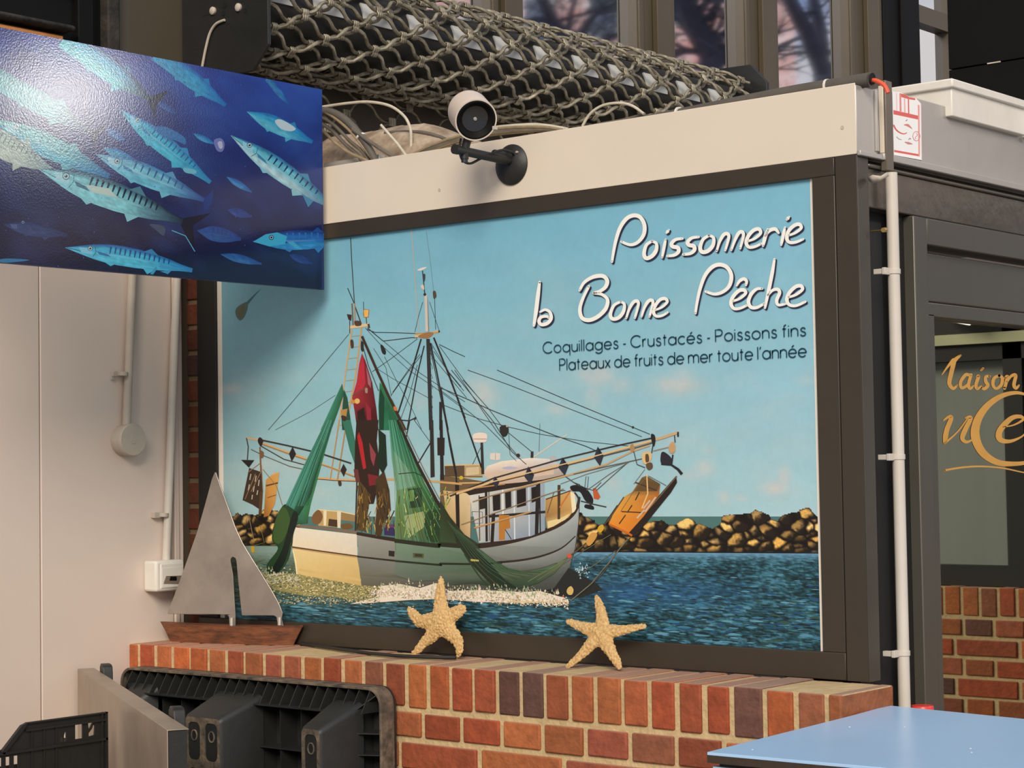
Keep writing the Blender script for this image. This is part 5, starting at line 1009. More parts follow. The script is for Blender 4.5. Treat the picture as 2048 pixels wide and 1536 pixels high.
A.poly(tr(ZB, [(1190, 200), (1300, 340), (1340, 440), (1215, 470)]), (124, 160, 132)); A.poly(tr(ZB, [(1265, 640), (1390, 610), (1420, 700), (1290, 790)]), (156, 160, 106)); A.poly(tr(ZB, [(1290, 460), (1380, 450), (1385, 580), (1300, 590)]), (44, 56, 36)); A.poly(tr(ZB, [(1296, 470), (1330, 466), (1330, 540), (1300, 545)]), (110, 140, 70))
A.blob(tr(ZB, [(1400, 640), (1500, 600), (1560, 700), (1540, 800), (1420, 800)]), (40, 60, 30))
rng = random.Random(23)
for k in range(70):
    x = rng.uniform(1215, 1560); y = rng.uniform(480, 790); A.line(tr(ZB, [(x, y), (x + rng.uniform(-24, 24), y - rng.uniform(10, 70))]), rng.uniform(.8, 1.8), rng.choice([(170, 180, 60), (120, 150, 60), (30, 46, 26), (200, 196, 110), (60, 100, 60)]))
for k in range(22):
    u = k / 21; A.line(tr(ZB, [(1162 + 66 * u, 0), (1200 + 180 * u, 420), (1210 + 440 * u, 890)]), .7, rng.choice([(90, 160, 130), (22, 62, 40), (60, 120, 80)]))
A.line(tr(ZA, [(1075, 850), (1180, 1090), (1280, 1310), (1392, 1536)]), [5, 5.5], (56, 40, 30)); A.line(tr(ZB, [(1218, 0), (1350, 290), (1480, 540), (1668, 830)]), [5, 6, 7], (40, 34, 26)); A.line(tr(ZB, [(1235, 0), (1400, 340), (1500, 530)]), 1.4, (110, 84, 56)); A.blob(tr(ZA, [(1306, 1365), (1328, 1370), (1330, 1395), (1312, 1392)]), (206, 110, 50)); A.line(tr(ZA, [(1340, 1462), (1420, 1468), (1470, 1446)]), 2, (44, 40, 36)); A.blob(tr(ZA, [(1455, 1448), (1472, 1440), (1470, 1456), (1458, 1462)]), (50, 44, 40))
A.line(tr(ZA, [(1070, 880), (1120, 1060), (1196, 1250)]), 1.4, DKL); A.line(tr(ZB, [(1225, 360), (1330, 350), (1400, 380)]), 1.6, (36, 44, 34)); A.poly(tr(ZC, [(0, 800), (60, 900), (150, 1010), (240, 1070), (0, 1075)]), [(40, 48, 28), (40, 46, 26), (44, 50, 30), (50, 52, 34), (52, 76, 44)])
# net draped along the hull
A.poly(tr(ZB, [(1210, 796)]) + tr(ZC, [(0, 1085), (230, 1095), (260, 1110), (330, 1170), (420, 1215), (520, 1240), (660, 1218), (790, 1150), (700, 1250), (600, 1310), (480, 1345), (330, 1330), (200, 1310), (80, 1320), (0, 1290)]) + tr(ZB, [(1330, 1078), (1203, 1036)]), [(116, 138, 116), (112, 132, 112), (108, 126, 106), (92, 112, 92), (76, 98, 76), (66, 90, 66), (66, 92, 64), (84, 106, 70), (110, 116, 84), (74, 86, 64), (54, 74, 52), (42, 60, 46), (40, 54, 44), (50, 62, 50), (68, 78, 64), (82, 92, 78), (88, 98, 84), (98, 108, 94)])
A.line(tr(ZB, [(1206, 942), (1500, 968)]) + tr(ZC, [(0, 1190), (200, 1192), (380, 1184)]), [4, 4.5, 4], (36, 42, 30), 4); A.line(tr(ZB, [(1200, 806), (1480, 840)]) + tr(ZC, [(0, 1072), (140, 1082), (240, 1084)]), [8, 9, 9], (40, 40, 28), 4)
A.poly(tr(ZB, [(1322, 888), (1396, 892), (1394, 924), (1322, 920)]), (84, 84, 54)); A.poly(tr(ZB, [(1335, 894), (1385, 897), (1384, 914), (1335, 912)]), (46, 52, 34))
A.poly(tr(ZC, [(60, 905), (120, 1000), (230, 1110), (330, 1220), (420, 1320), (330, 1335), (200, 1200), (100, 1060)]), (36, 44, 28)); A.poly(tr(ZC, [(230, 1110), (300, 1180), (400, 1290), (480, 1340), (380, 1335), (300, 1240)]), (26, 44, 30)); A.line(tr(ZC, [(150, 1130), (260, 1290), (360, 1360)]), 3, (40, 58, 38), 5); A.line(tr(ZC, [(280, 1160), (420, 1220), (560, 1240), (700, 1200), (790, 1148)]), 1.8, (60, 100, 60), 5); A.line(tr(ZC, [(540, 1300), (640, 1240), (760, 1170)]), 1.2, (110, 120, 80)); A.poly(tr(ZC, [(185, 1160), (240, 1166), (238, 1176), (190, 1174)]), (196, 180, 90))
for k in range(16): u = k / 15; A.line(tr(ZC, [(40 + 60 * u, 920 + 60 * u), (200 + 220 * u, 1180 + 40 * u), (330 + 360 * u, 1330 - 110 * u)]), .7, (70, 96, 66) if k % 2 else (24, 40, 28), 4)
# ---- right outrigger
for p, w, c in (([(60, 775), (330, 664), (750, 545), (1040, 475), (1300, 418)], 2.8, (52, 46, 42)), ([(100, 760), (300, 694), (520, 640), (900, 545), (1200, 462), (1310, 432)], 4.2, (204, 166, 114)), ([(300, 700), (760, 590), (1200, 478), (1310, 446)], 2, (86, 66, 50)), ([(390, 748), (560, 704), (780, 648), (1020, 580), (1180, 500), (1290, 462)], 3.4, (190, 156, 110)), ([(820, 640), (960, 606), (1150, 565), (1240, 545)], 1.8, (96, 84, 72)), ([(1310, 430), (1380, 412), (1460, 384)], 5.2, (196, 160, 112)), ([(1462, 380), (1462, 410)], 3.4, (40, 34, 32)), ([(0, 770), (180, 730), (400, 700)], 2.6, (176, 130, 80)), ([(200, 810), (320, 770), (600, 700)], 2.2, (150, 120, 84)), ([(130, 950), (360, 870), (640, 770), (760, 730)], 1.8, (140, 116, 84)), ([(210, 970), (420, 910), (560, 870)], 3, (190, 140, 84)), ([(1310, 497), (1420, 470)], 2, (150, 130, 104)), ([(780, 660), (820, 690), (860, 705)], 1.4, (60, 56, 50)), ([(960, 740), (1060, 650), (1150, 570)], 1.2, (70, 66, 62)), ([(900, 740), (1040, 640), (1160, 565)], 1.2, (110, 96, 80)), ([(740, 700), (900, 640), (1160, 565)], 1, (110, 100, 86))): A.line(tr(ZC, p), w, c)
for cx, cy, h, w in ((975, 530, 60, 30), (758, 592, 56, 32), (548, 648, 56, 30), (342, 690, 36, 22)): A.poly(tr(ZC, [(cx - 6, cy - h), (cx + w, cy - 4), (cx + 8, cy + h), (cx - w, cy + 6)]), (44, 48, 60)); A.poly(tr(ZC, [(cx - 6, cy - h), (cx + w, cy - 4), (cx, cy)]), (30, 30, 38))
A.line(tr(ZC, [(100, 758), (300, 692), (520, 638), (900, 543), (1200, 460), (1310, 430)]), 2.2, (214, 178, 126)); A.blob(tr(ZC, [(1296, 395), (1316, 398), (1324, 430), (1314, 470), (1300, 440)]), (34, 32, 32)); A.blob(tr(ZC, [(1170, 460), (1186, 455), (1196, 490), (1180, 505), (1168, 490)]), (170, 130, 84)); A.blob(tr(ZC, [(1242, 515), (1280, 500), (1302, 520), (1290, 560), (1262, 580), (1244, 560)]), (214, 178, 120)); A.blob(tr(ZC, [(1262, 520), (1280, 520), (1284, 560), (1264, 565)]), (90, 66, 48)); A.blob(tr(ZC, [(1268, 575), (1300, 570), (1306, 600), (1284, 615), (1268, 600)]), (96, 72, 52)); A.blob(tr(ZC, [(1404, 470), (1430, 440), (1446, 470), (1440, 505), (1414, 510)]), (190, 150, 104)); A.line(tr(ZC, [(1440, 400), (1444, 445)]), 2, (60, 50, 44)); A.blob(tr(ZC, [(1358, 512), (1380, 505), (1420, 540), (1424, 580), (1360, 575)]), (40, 38, 46)); A.line(tr(ZC, [(1358, 578), (1420, 582), (1462, 610), (1486, 640)]), [3, 4, 5, 6], (38, 34, 40)); A.line(tr(ZC, [(1430, 520), (1424, 570)]), 3, (44, 38, 40)); A.line(tr(ZC, [(1308, 460), (1300, 510)]), 2, (50, 44, 40)); A.line(tr(ZC, [(1190, 500), (1210, 580), (1260, 600)]), 1.6, (60, 54, 50))
# orange trawl board and the dark one behind it
A.poly(tr(ZC, [(1450, 650), (1456, 690), (1420, 750), (1250, 960), (1180, 1020), (1150, 1010), (1180, 960)]), (40, 30, 26)); A.line(tr(ZC, [(1455, 652), (1330, 800), (1180, 965)]), 2, (110, 90, 66))
A.poly(tr(ZC, [(1268, 650), (1352, 700), (1345, 770), (1250, 900), (1160, 1000), (1036, 948), (1080, 850), (1130, 780), (1180, 750), (1240, 660)]), [(110, 84, 46), (92, 70, 44), (176, 104, 40), (206, 122, 40), (214, 122, 36), (226, 140, 44), (222, 150, 56), (206, 150, 66), (150, 112, 54), (120, 90, 48)])
A.poly(tr(ZC, [(1190, 745), (1245, 665), (1345, 705), (1335, 745)]), (96, 74, 44)); A.line(tr(ZC, [(1040, 948), (1150, 1000), (1180, 1018)]), 4, (196, 100, 36))
for a, b in (((1225, 750), (1200, 800)), ((1180, 830), (1150, 876)), ((1140, 890), (1100, 946)), ((1200, 690), (1330, 740)), ((1115, 870), (1250, 876))): A.line(tr(ZC, [a, b]), 2.4, (76, 50, 24))
for a, b in (((1325, 780), (1260, 870)), ((1255, 860), (1210, 910)), ((1290, 800), (1250, 850))): A.line(tr(ZC, [a, b]), 3, (196, 178, 160)); 
A.line(tr(ZC, [(1270, 640), (1276, 760), (1240, 850)]), 2.4, (226, 186, 120)); A.line(tr(ZC, [(1268, 655), (1180, 760), (1110, 870)]), 1.2, (110, 90, 60)); A.line(tr(ZC, [(1280, 650), (1390, 710)]), 1.2, (110, 96, 80)); A.line(tr(ZC, [(1258, 610), (1190, 700)]), 1, (120, 100, 80))
# floats and ropes into the water
A.line(tr(ZC, [(1130, 780), (1050, 900), (960, 1010), (830, 1120), (780, 1150)]), 2.6, (90, 72, 44)); A.line(tr(ZC, [(1090, 830), (1000, 960)]), 2, (60, 50, 36)); A.line(tr(ZC, [(1170, 1030), (1090, 1110), (1000, 1250), (900, 1340), (790, 1425)]), 2.4, (70, 68, 58)); A.line(tr(ZC, [(1150, 1040), (1040, 1180), (930, 1310), (800, 1420)]), 1.4, (120, 116, 96)); A.line(tr(ZC, [(1080, 1110), (960, 1190), (850, 1260)]), 1.2, (110, 110, 84)); A.line(tr(ZC, [(1050, 1010), (900, 1100), (600, 1290)]), 1, (110, 110, 80))
A.blob(tr(ZC, [(975, 960), (1000, 950), (1006, 975), (985, 1000), (968, 985)]), (206, 160, 44)); A.blob(tr(ZC, [(930, 1000), (966, 1010), (940, 1060), (912, 1080), (898, 1050)]), (200, 146, 70)); A.disc(ZC(794, 1142), 4.6, (206, 84, 52)); A.blob(tr(ZC, [(785, 1340), (805, 1328), (820, 1350), (812, 1378), (790, 1380), (778, 1362)]), (206, 172, 100)); A.disc(ZC(757, 1390), 2, (190, 60, 40))
# foam along the hull
rng = random.Random(31)
wl = lambda x: 1180 + (x - 760) * 0.035 if x < 880 else 1184 + (x - 880) * 0.062
A.poly([(760, 1172), (800, 1168), (840, 1176), (872, 1166), (900, 1182), (960, 1180), (1040, 1184), (1080, 1182), (1130, 1196), (1138, 1203), (1060, 1206), (960, 1204), (880, 1198), (820, 1200), (740, 1206), (700, 1208), (760, 1192)], (222, 206, 184))
foam(740, 1136, lambda x: wl(x) + 6, 5, 1700, [(232, 216, 196), (214, 194, 164), (240, 226, 208), (190, 170, 140), (150, 136, 110)], rng, 1.6)
foam(760, 1120, lambda x: wl(x) - 7, 5, 260, [(222, 204, 178), (190, 180, 150), (150, 150, 120)], rng, 2.8); foam(930, 1080, lambda x: wl(x) - 10, 7, 60, [(140, 160, 120), (170, 180, 140)], rng, 2.6)
foam(540, 760, lambda x: 1202 - (x - 540) * 0.02, 5, 420, [(176, 164, 120), (206, 192, 150), (90, 100, 84)], rng, .5); foam(505, 600, lambda x: 1150 + (x - 505) * 0.1, 7, 320, [(206, 196, 164), (150, 150, 120), (176, 168, 130)], rng, 1.8); foam(1150, 1180, lambda x: 1140, 6, 40, [(190, 206, 206), (140, 170, 180)], rng, 1.5)
A.line([(1020, 1203), (1080, 1204), (1136, 1204)], 2, (216, 186, 130))
# ---- lettering
A.n += 4
def pen(w, *pts, sm=8):
    P = tr(ZD, pts); n = A.n
    for (dx, dy), c, ww, lay in (((2.6, 2.4), (42, 42, 66), w * 0.3174 + 1.2, n + 1), ((0, 0), (240, 232, 220), w * 0.3174, n + 40)):
        A.line([(x + dx, y + dy) for x, y in P], [ww * .62, ww, ww, ww * .66], c, sm, layer=lay, caps=True)
w_ = 25
pen(w_, (548, 452), (556, 400), (572, 320), (598, 240), (638, 182), (684, 160), (726, 172), (752, 220), (748, 280), (712, 328), (664, 345), (608, 326))
pen(w_, (800, 322), (828, 338), (826, 380), (800, 416), (764, 430), (750, 402), (764, 348), (800, 322))
pen(w_ - 5, (886, 312), (876, 360), (864, 425)); pen(w_ - 5, (906, 252), (892, 270), sm=2)
pen(w_, (992, 306), (950, 312), (924, 336), (930, 356), (964, 364), (966, 390), (940, 410), (898, 416)); pen(w_, (1094, 296), (1052, 302), (1026, 326), (1032, 346), (1064, 354), (1066, 380), (1040, 400), (998, 406))
pen(w_, (1160, 286), (1188, 302), (1184, 348), (1152, 384), (1116, 390), (1104, 362), (1122, 312), (1160, 286))
pen(w_ - 3, (1208, 384), (1226, 326), (1252, 282), (1276, 276), (1284, 300), (1262, 380)); pen(w_ - 3, (1300, 378), (1322, 318), (1346, 272), (1368, 264), (1376, 290), (1356, 368))
pen(w_ - 2, (1408, 322), (1450, 304), (1484, 272), (1474, 246), (1440, 254), (1406, 292), (1394, 334), (1412, 360), (1450, 356), (1488, 338)); pen(w_ - 2, (1500, 352), (1512, 300), (1530, 248)); pen(w_ - 2, (1514, 290), (1540, 256), (1576, 246), (1598, 270))
pen(w_ - 4, (1638, 236), (1626, 290), (1614, 346)); pen(w_ - 4, (1664, 170), (1650, 186), sm=2); pen(w_ - 2, (1662, 286), (1706, 268), (1740, 238), (1728, 216), (1696, 224), (1660, 260), (1650, 306), (1668, 330), (1708, 328), (1752, 310))
pen(w_, (92, 580), (82, 660), (70, 760), (56, 854)); pen(w_ - 3, (96, 768), (128, 754), (158, 772), (164, 810), (140, 840), (104, 848), (88, 828), (100, 802), (134, 796), (150, 806))
pen(w_, (344, 632), (374, 582), (430, 548), (490, 542), (518, 572), (506, 612), (470, 638), (432, 648)); pen(w_, (432, 650), (484, 658), (520, 692), (508, 748), (458, 798), (402, 820), (358, 804), (346, 748), (366, 680), (402, 608))
pen(w_ - 2, (602, 704), (626, 720), (620, 766), (590, 804), (552, 812), (538, 784), (560, 728), (602, 704)); pen(w_ - 4, (638, 808), (656, 752), (682, 708), (706, 700), (714, 724), (692, 806)); pen(w_ - 4, (734, 798), (752, 742), (776, 702), (798, 694), (806, 716), (784, 798)); pen(w_ - 4, (824, 756), (866, 736), (896, 704), (882, 684), (850, 692), (820, 730), (810, 770), (826, 794), (862, 792), (898, 772))
pen(w_, (1074, 776), (1084, 710), (1104, 620), (1136, 536), (1182, 484), (1230, 470), (1276, 490), (1300, 540), (1288, 602), (1246, 642), (1194, 656), (1140, 640))
pen(w_ - 2, (1312, 700), (1356, 682), (1390, 650), (1378, 630), (1346, 636), (1310, 674), (1298, 716), (1316, 746), (1352, 746), (1396, 728)); pen(w_ - 4, (1334, 602), (1352, 574), (1378, 560), (1396, 574), (1392, 600)); pen(w_ - 2, (1494, 622), (1460, 624), (1424, 658), (1408, 704), (1424, 738), (1462, 740), (1506, 716))
pen(w_ - 2, (1572, 436), (1558, 520), (1538, 620), (1512, 742)); pen(w_ - 3, (1530, 664), (1560, 632), (1592, 626), (1604, 648), (1586, 694), (1596, 724), (1640, 718)); pen(w_ - 2, (1662, 676), (1710, 658), (1748, 626), (1738, 604), (1704, 610), (1664, 650), (1650, 694), (1668, 724), (1710, 728), (1766, 704))
A.n += 60
def arc(cx, cy, rx, ry, a, b, n=14): return [(cx + rx * math.cos(math.radians(a + (b - a) * k / n)), cy + ry * math.sin(math.radians(a + (b - a) * k / n))) for k in range(n + 1)]
O_ = arc(.5, .5, .5, .5, 0, 360, 24)
GL = {'o': ([O_], 1.0), 'a': ([O_, [(1, 1), (1, 0)]], 1.0), 'd': ([O_, [(1, 1.5), (1, 0)]], 1.0), 'q': ([O_, [(1, 1), (1, -.48)]], 1.0), 'g': ([O_, [(1, 1), (1, -.05)] + arc(.5, -.05, .5, .42, 0, -150)], 1.0),
      'e': ([[(0.02, .5), (1, .5)] + arc(.5, .5, .5, .5, 0, 322, 22)], 1.0), 'c': ([arc(.5, .5, .5, .5, 45, 315, 20)], .86), 'C': ([arc(.75, .75, .75, .75, 42, 318, 24)], 1.34), 'u': ([[(0, 1), (0, .4)] + arc(.4, .4, .4, .4, 180, 360) + [(.8, 1)], [(.8, .5), (.8, 0)]], .8),
      'n': ([[(0, 1), (0, 0)], [(0, .5)] + arc(.4, .6, .4, .4, 180, 0) + [(.8, 0)]], .8), 'm': ([[(0, 1), (0, 0)], [(0, .5)] + arc(.35, .65, .35, .35, 180, 0) + [(.7, 0)], [(.7, .5)] + arc(1.05, .65, .35, .35, 180, 0) + [(1.4, 0)]], 1.4),
      'r': ([[(0, 1), (0, 0)], [(0, .5)] + arc(.36, .62, .36, .36, 180, 80)], .42), 's': ([[(p.x, p.y) for p in smooth([(.6, .8, 0), (.46, .97, 0), (.22, .97, 0), (.08, .77, 0), (.2, .58, 0), (.5, .44, 0), (.63, .24, 0), (.48, .03, 0), (.2, .02, 0), (.02, .2, 0)], 5)]], .64),
      't': ([[(.2, 1.36), (.2, 0)], [(0, 1), (.44, 1)]], .44), 'l': ([[(0, 1.5), (0, 0)]], 0.02), 'i': ([[(0, 1), (0, 0)], [(0, 1.28), (0, 1.38)]], 0.02), 'f': ([[(.2, 0), (.2, 1.2)] + arc(.44, 1.22, .24, .26, 180, 85), [(0, 1), (.44, 1)]], .46), 'P': ([[(0, 0), (0, 1.5), (.45, 1.5)] + arc(.45, 1.1, .42, .4, 90, -90) + [(0, .7)]], .88),
      'x': ([[(0, 1), (.72, 0)], [(.72, 1), (0, 0)]], .72), '-': ([[(0, .5), (.36, .5)]], .36), "'": ([[(.1, 1.5), (0, 1.2)]], .1)}
GL['\u00e9'] = (GL['e'][0] + [[(.42, 1.2), (.68, 1.46)]], 1.0)
def text(s, p0, p1, xh, w, col, sp=0.30, space=0.42):
    """thin geometric capitals and minuscules along a base line on the poster plane"""
    q0, q1 = on(1, PY, *p0), on(1, PY, *p1); tot = sum((space if ch == ' ' else GL[ch][1] + sp) for ch in s) - sp
    un = (q1.x - q0.x) / tot; x = 0.0; A.n += 1; lay = A.n; yk = xh / un; c = ink(col)
    for ch in s:
        if ch == ' ': x += space; continue
        for st in GL[ch][0]:
            P = [V((q0.x + (x + a) * un, PY - lay * A.eps, q0.z + (q1.z - q0.z) * (x + a) / tot + b * xh)) for a, b in st]; N = len(P); vs = []
            cl = (P[0] - P[-1]).length < 1e-4
            for i in range(N):
                t = (P[(i + 1) % (N - 1) if cl else min(i + 1, N - 1)] - P[(i - 1) % (N - 1) if cl else max(i - 1, 0)]).normalized(); nn = V((-t.z, 0, t.x))
                vs += [P[i] - nn * w / 2, P[i] + nn * w / 2]
            A.mb.add(vs, [(2 * i, 2 * i + 1, 2 * i + 3, 2 * i + 2) for i in range(N - 1)], 0, c)
        x += GL[ch][1] + sp
NAVY = (22, 62, 78)
text('Coquillages - Crustac\u00e9s - Poissons fins', ZD(118, 1030), ZD(1772, 918), 0.0188, 0.0031, NAVY)
text("Plateaux de fruits de mer toute l'ann\u00e9e", ZD(222, 1137), ZD(1776, 1050), 0.0192, 0.0031, NAVY, 0.27)
pst = thing('boat_poster', 'shop poster of a fishing trawler with white and navy lettering', 'poster', (-1.19, PY, 1.2))
MB().box((-2.22, PY + 0.0006, 1.185), (-0.16, PY + 0.006, 2.28)).build('backing', M_white, pst)
pr = A.mb.build('print', mat('poster_ink', (255, 255, 255), 0.42, attr=True, spec=0.3, var=0.05, scale=55), pst, sm=False, recalc=False)

# ------------------------------------------------------------------ the shoal printed on the blue sign
KS = (1.6, 1.55, 1.4)
S_ = Art(0, XS + 0.0004, 1, k=KS, eps=3e-6)
ZF = lambda x, y: (x / 2.5606, y / 2.5606)
def deep(x, y):
    u, v = clamp(x / 645), clamp((y - 50 - 0.18 * x) / 430)
    c = lerp(lerp((44, 66, 150), (56, 90, 176), u), lerp((20, 20, 54), (14, 18, 50), u), v ** 1.1)
    n = fbm(x * .008 + y * .004, y * .014 - x * .006, 2); c = lerp(c, (70, 120, 190) if n > 0 else (24, 22, 70), clamp(abs(n) * .8))
    return lerp(c, (46, 34, 70), clamp(.5 - abs(x - 60) / 300) * clamp((y - 300) / 150))  # purple-brown reflection at lower left painted into the print
S_.grid([(-140, 18), (644.5, 179), (643.5, 578.5), (-140, 512)], 90, 60, deep)
def fish(head, tail, hw, back, side, belly, tailc=None, eye=None, bars=0, barc=(20, 50, 90), prongs=None, fade=0.0, mouth=True, fins=True, bend=0.0, head_open=True):
    a, b = V(head + (0,)), V(tail + (0,)); d = b - a; L = d.length; d.normalize(); n = V((-d.y, d.x, 0))
    if n.y > 0: n = -n                                                  # n points to the back of the fish
    prof = [(0, .03), (.04, .16), (.08, .30), (.13, .46), (.18, .62), (.24, .78), (.32, .93), (.42, 1.0), (.55, .97), (.68, .84), (.8, .62), (.9, .36), (.97, .24), (1.0, .22)]
    if not head_open: prof[0] = (0, .9); prof[1:6] = [(.05, .95)]
    bg = (36, 46, 120)
    cb, cs, cl = (lerp(q, bg, fade) for q in (back, side, belly)); tc = tailc or cb
    S_.n += 1; lay = S_.n; vs = []; cs_ = []; rows = [1 - 2 * q / 14 for q in range(15)]; fine = []
    for (t0, w0), (t1, w1) in zip(prof, prof[1:]):
        m_ = max(2, int((t1 - t0) * L / 14)); fine += [(t0 + (t1 - t0) * q / m_, w0 + (w1 - w0) * q / m_) for q in range(m_)]
    prof = fine + [prof[-1]]; N = len(prof); seed = head[0] * .37 + head[1]
    for t, w in prof:
        c0 = a + d * L * t + n * (bend * L * math.sin(t * math.pi))
        k = clamp((t - .62) / .38)
        for r in rows:
            col = lerp(cb, cs, clamp((1.0 - r) / .55)) if r > .2 else lerp(cs, cl, clamp((.2 - r) / .7)) if r > -.7 else lerp(cl, cs, clamp((-.7 - r) / .3) * .6)
            nz = fbm(t * L * .035 + seed, r * hw * .06, seed) + .6 * fbm(t * L * .012, r * hw * .12, seed + 9); col = tuple(clamp(v * (1 + .32 * nz), 0, 255) for v in col)
            p = c0 + n * hw * w * (r if r > 0 else r * .95); vs.append(S_.pt(ZF(p.x, p.y), lay)); cs_.append(ink(lerp(col, tc, k * .85), KS))
    m = len(rows); S_.mb.add(vs, [(i * m + j, i * m + j + 1, (i + 1) * m + j + 1, (i + 1) * m + j) for i in range(N - 1) for j in range(m - 1)], 0, cs_)
    P = lambda t, r: (a + d * L * t + n * (hw * r + bend * L * math.sin(t * math.pi))).to_tuple()[:2]
    def pg(c, *q): S_.poly([ZF(*P(*e)) for e in q], lerp(c, bg, fade))
    if fins:
        pg(lerp(side, back, .5), (.60, .8), (.66, 1.25), (.72, .72)); pg(lerp(side, belly, .5), (.62, -.8), (.66, -1.3), (.72, -.7)); pg(lerp(side, belly, .4), (.30, -.75), (.37, -1.15), (.40, -.9))
    for k in range(bars):
        t = .34 + .5 * k / max(bars, 1); w = hw * (1.0 if t < .6 else 1.6 - t)
        pg(barc, (t, .78 - max(0, t - .6)), (t + .016, .74 - max(0, t - .6)), (t + .012, .12), (t + .004, .08))
    if bars: pg(lerp(side, (255, 255, 255), .25), (.24, .05), (.5, .02), (.74, -.02), (.5, -.12), (.25, -.12))
    if mouth:
        S_.line([ZF(*P(.01, 0)), ZF(*P(.09, -.08)), ZF(*P(.15, -.2))], 1.1, lerp((30, 60, 90), bg, fade)); S_.line([ZF(*P(.225, .55)), ZF(*P(.24, .0)), ZF(*P(.222, -.5))], 1.2, lerp((60, 110, 130), bg, fade))
        pg(lerp(side, (255, 255, 255), .35), (.10, .22), (.2, .3), (.215, -.3), (.13, -.28))
        if bars: pg(lerp(back, side, .35), (.24, .1), (.33, -.02), (.36, -.24), (.27, -.2))
    if eye:
        e = ZF(*eye); r = hw * .2 / 2.56; S_.disc(e, r * 1.25, lerp((40, 80, 110), bg, fade)); S_.disc(e, r, lerp((190, 226, 220), bg, fade)); S_.disc(e, r * .55, (16, 26, 50)); S_.disc((e[0] - r * .2, e[1] - r * .25), r * .18, (220, 236, 236))
    if prongs:
        q = V(tail + (0,)); S_.poly([ZF(*(q + n * hw * .25).to_tuple()[:2]), ZF(*prongs[0]), ZF(*((q + d * hw * .75).to_tuple()[:2])), ZF(*prongs[1]), ZF(*(q - n * hw * .25).to_tuple()[:2])], tc)
cy, pale, nav = (60, 176, 206), (150, 216, 220), (26, 52, 104)
for h, t_, hw, f in (((545, 660), (640, 720), 20, .35), ((1160, 905), (1290, 985), 17, .3), ((1130, 1302), (1340, 1352), 22, .5), ((1010, 1180), (1235, 1225), 40, .62), ((990, 684), (1100, 738), 16, .1), ((1165, 1075), (1290, 1110), 22, .75), ((1480, 1305), (1600, 1350), 20, .8), ((800, 520), (900, 580), 16, .6)):
    fish(h, t_, hw, (36, 110, 180), (56, 150, 206), (80, 180, 214), fade=f, mouth=False, fins=False, bars=5 if hw == 40 else 0, barc=(30, 60, 130))
fish((20, 1150), (345, 1205), 36, (34, 44, 74), (62, 88, 110), (74, 96, 116), eye=(118, 1138), fade=.45); fish((1370, 400), (1478, 535), 18, (40, 120, 190), (70, 170, 214), (90, 190, 220), fade=.35, mouth=False, fins=False, head_open=False)
fish((800, 270), (1155, 540), 46, (40, 120, 196), (60, 176, 212), (70, 186, 214), fade=.15, mouth=False, head_open=False); fish((160, 230), (480, 350), 30, (50, 110, 170), (66, 130, 180), (66, 130, 180), fade=.5, mouth=False, fins=False, head_open=False)
fish((330, 190), (765, 505), 66, (30, 60, 120), (66, 178, 206), (90, 206, 206), (14, 24, 56), prongs=((866, 462), (795, 614)), mouth=False, head_open=False)
fish((-60, 380), (468, 672), 60, (60, 140, 150), (108, 190, 180), (96, 190, 186), (26, 36, 82), prongs=((548, 640), (482, 762)), mouth=False, head_open=False, fade=.1)
fish((1265, 572), (1600, 728), 44, (40, 130, 196), (66, 184, 214), (110, 210, 220), fade=.1, mouth=False, fins=True); S_.blob(tr(ZF, [(1408, 622), (1440, 612), (1512, 655), (1490, 672), (1440, 660)]), (206, 226, 226))
fish((530, 756), (720, 850), 28, (40, 120, 180), (70, 176, 206), (90, 190, 210), fade=.15, mouth=False, fins=False)
fish((-40, 610), (560, 905), 62, (84, 160, 160), (100, 184, 182), (80, 176, 190), (40, 110, 170), eye=(85, 648), bars=9, barc=(70, 140, 150))
fish((-190, 640), (260, 870), 72, (140, 160, 150), (176, 196, 172), (196, 206, 184), (120, 150, 150), bars=10, barc=(96, 120, 120))
fish((490, 790), (1045, 1025), 58, (60, 120, 170), (130, 204, 216), (120, 206, 222), (30, 60, 130), eye=(600, 825), bars=8, barc=(50, 100, 150), prongs=((1095, 968), (1045, 1090)))
fish((614, 562), (1078, 935), 50, (46, 120, 180), (66, 184, 208), (80, 196, 214), (40, 130, 180), eye=(706, 614), bars=11, barc=(36, 104, 160))
S_.blob(tr(ZF, [(790, 655), (850, 650), (940, 700), (950, 740), (900, 720), (840, 700)]), (56, 120, 176)); S_.blob(tr(ZF, [(940, 860), (1000, 870), (1000, 890), (950, 884)]), (120, 196, 210))
fish((200, 866), (935, 1135), 76, (40, 76, 100), (140, 212, 210), (150, 226, 226), (12, 20, 46), eye=(338, 902), bars=13, barc=(18, 44, 70), prongs=((1078, 1092), (1000, 1300)))
S_.poly(tr(ZF, [(440, 945), (560, 965), (600, 1010), (470, 985)]), (206, 226, 206)); S_.blob(tr(ZF, [(765, 1148), (840, 1160), (838, 1208), (800, 1180)]), (70, 84, 110)); S_.line(tr(ZF, [(880, 1180), (950, 1208), (975, 1250), (998, 1288)]), 1.8, (96, 190, 214))
fish((1183, 694), (1720, 1075), 54, (46, 110, 160), (110, 204, 216), (190, 226, 224), eye=(1278, 743), bars=10, barc=(22, 62, 110)); S_.poly(tr(ZF, [(1545, 990), (1605, 1030), (1578, 1062)]), (70, 150, 190))
fish((335, 1268), (985, 1385), 52, (36, 92, 160), (80, 196, 224), (96, 206, 226), (40, 130, 190), eye=(462, 1272), bars=13, barc=(30, 90, 150), bend=.012); S_.poly(tr(ZF, [(768, 1404), (800, 1362), (806, 1374), (784, 1406)]), (70, 170, 206)); S_.poly(tr(ZF, [(820, 1390), (880, 1384), (860, 1404)]), (70, 160, 200))
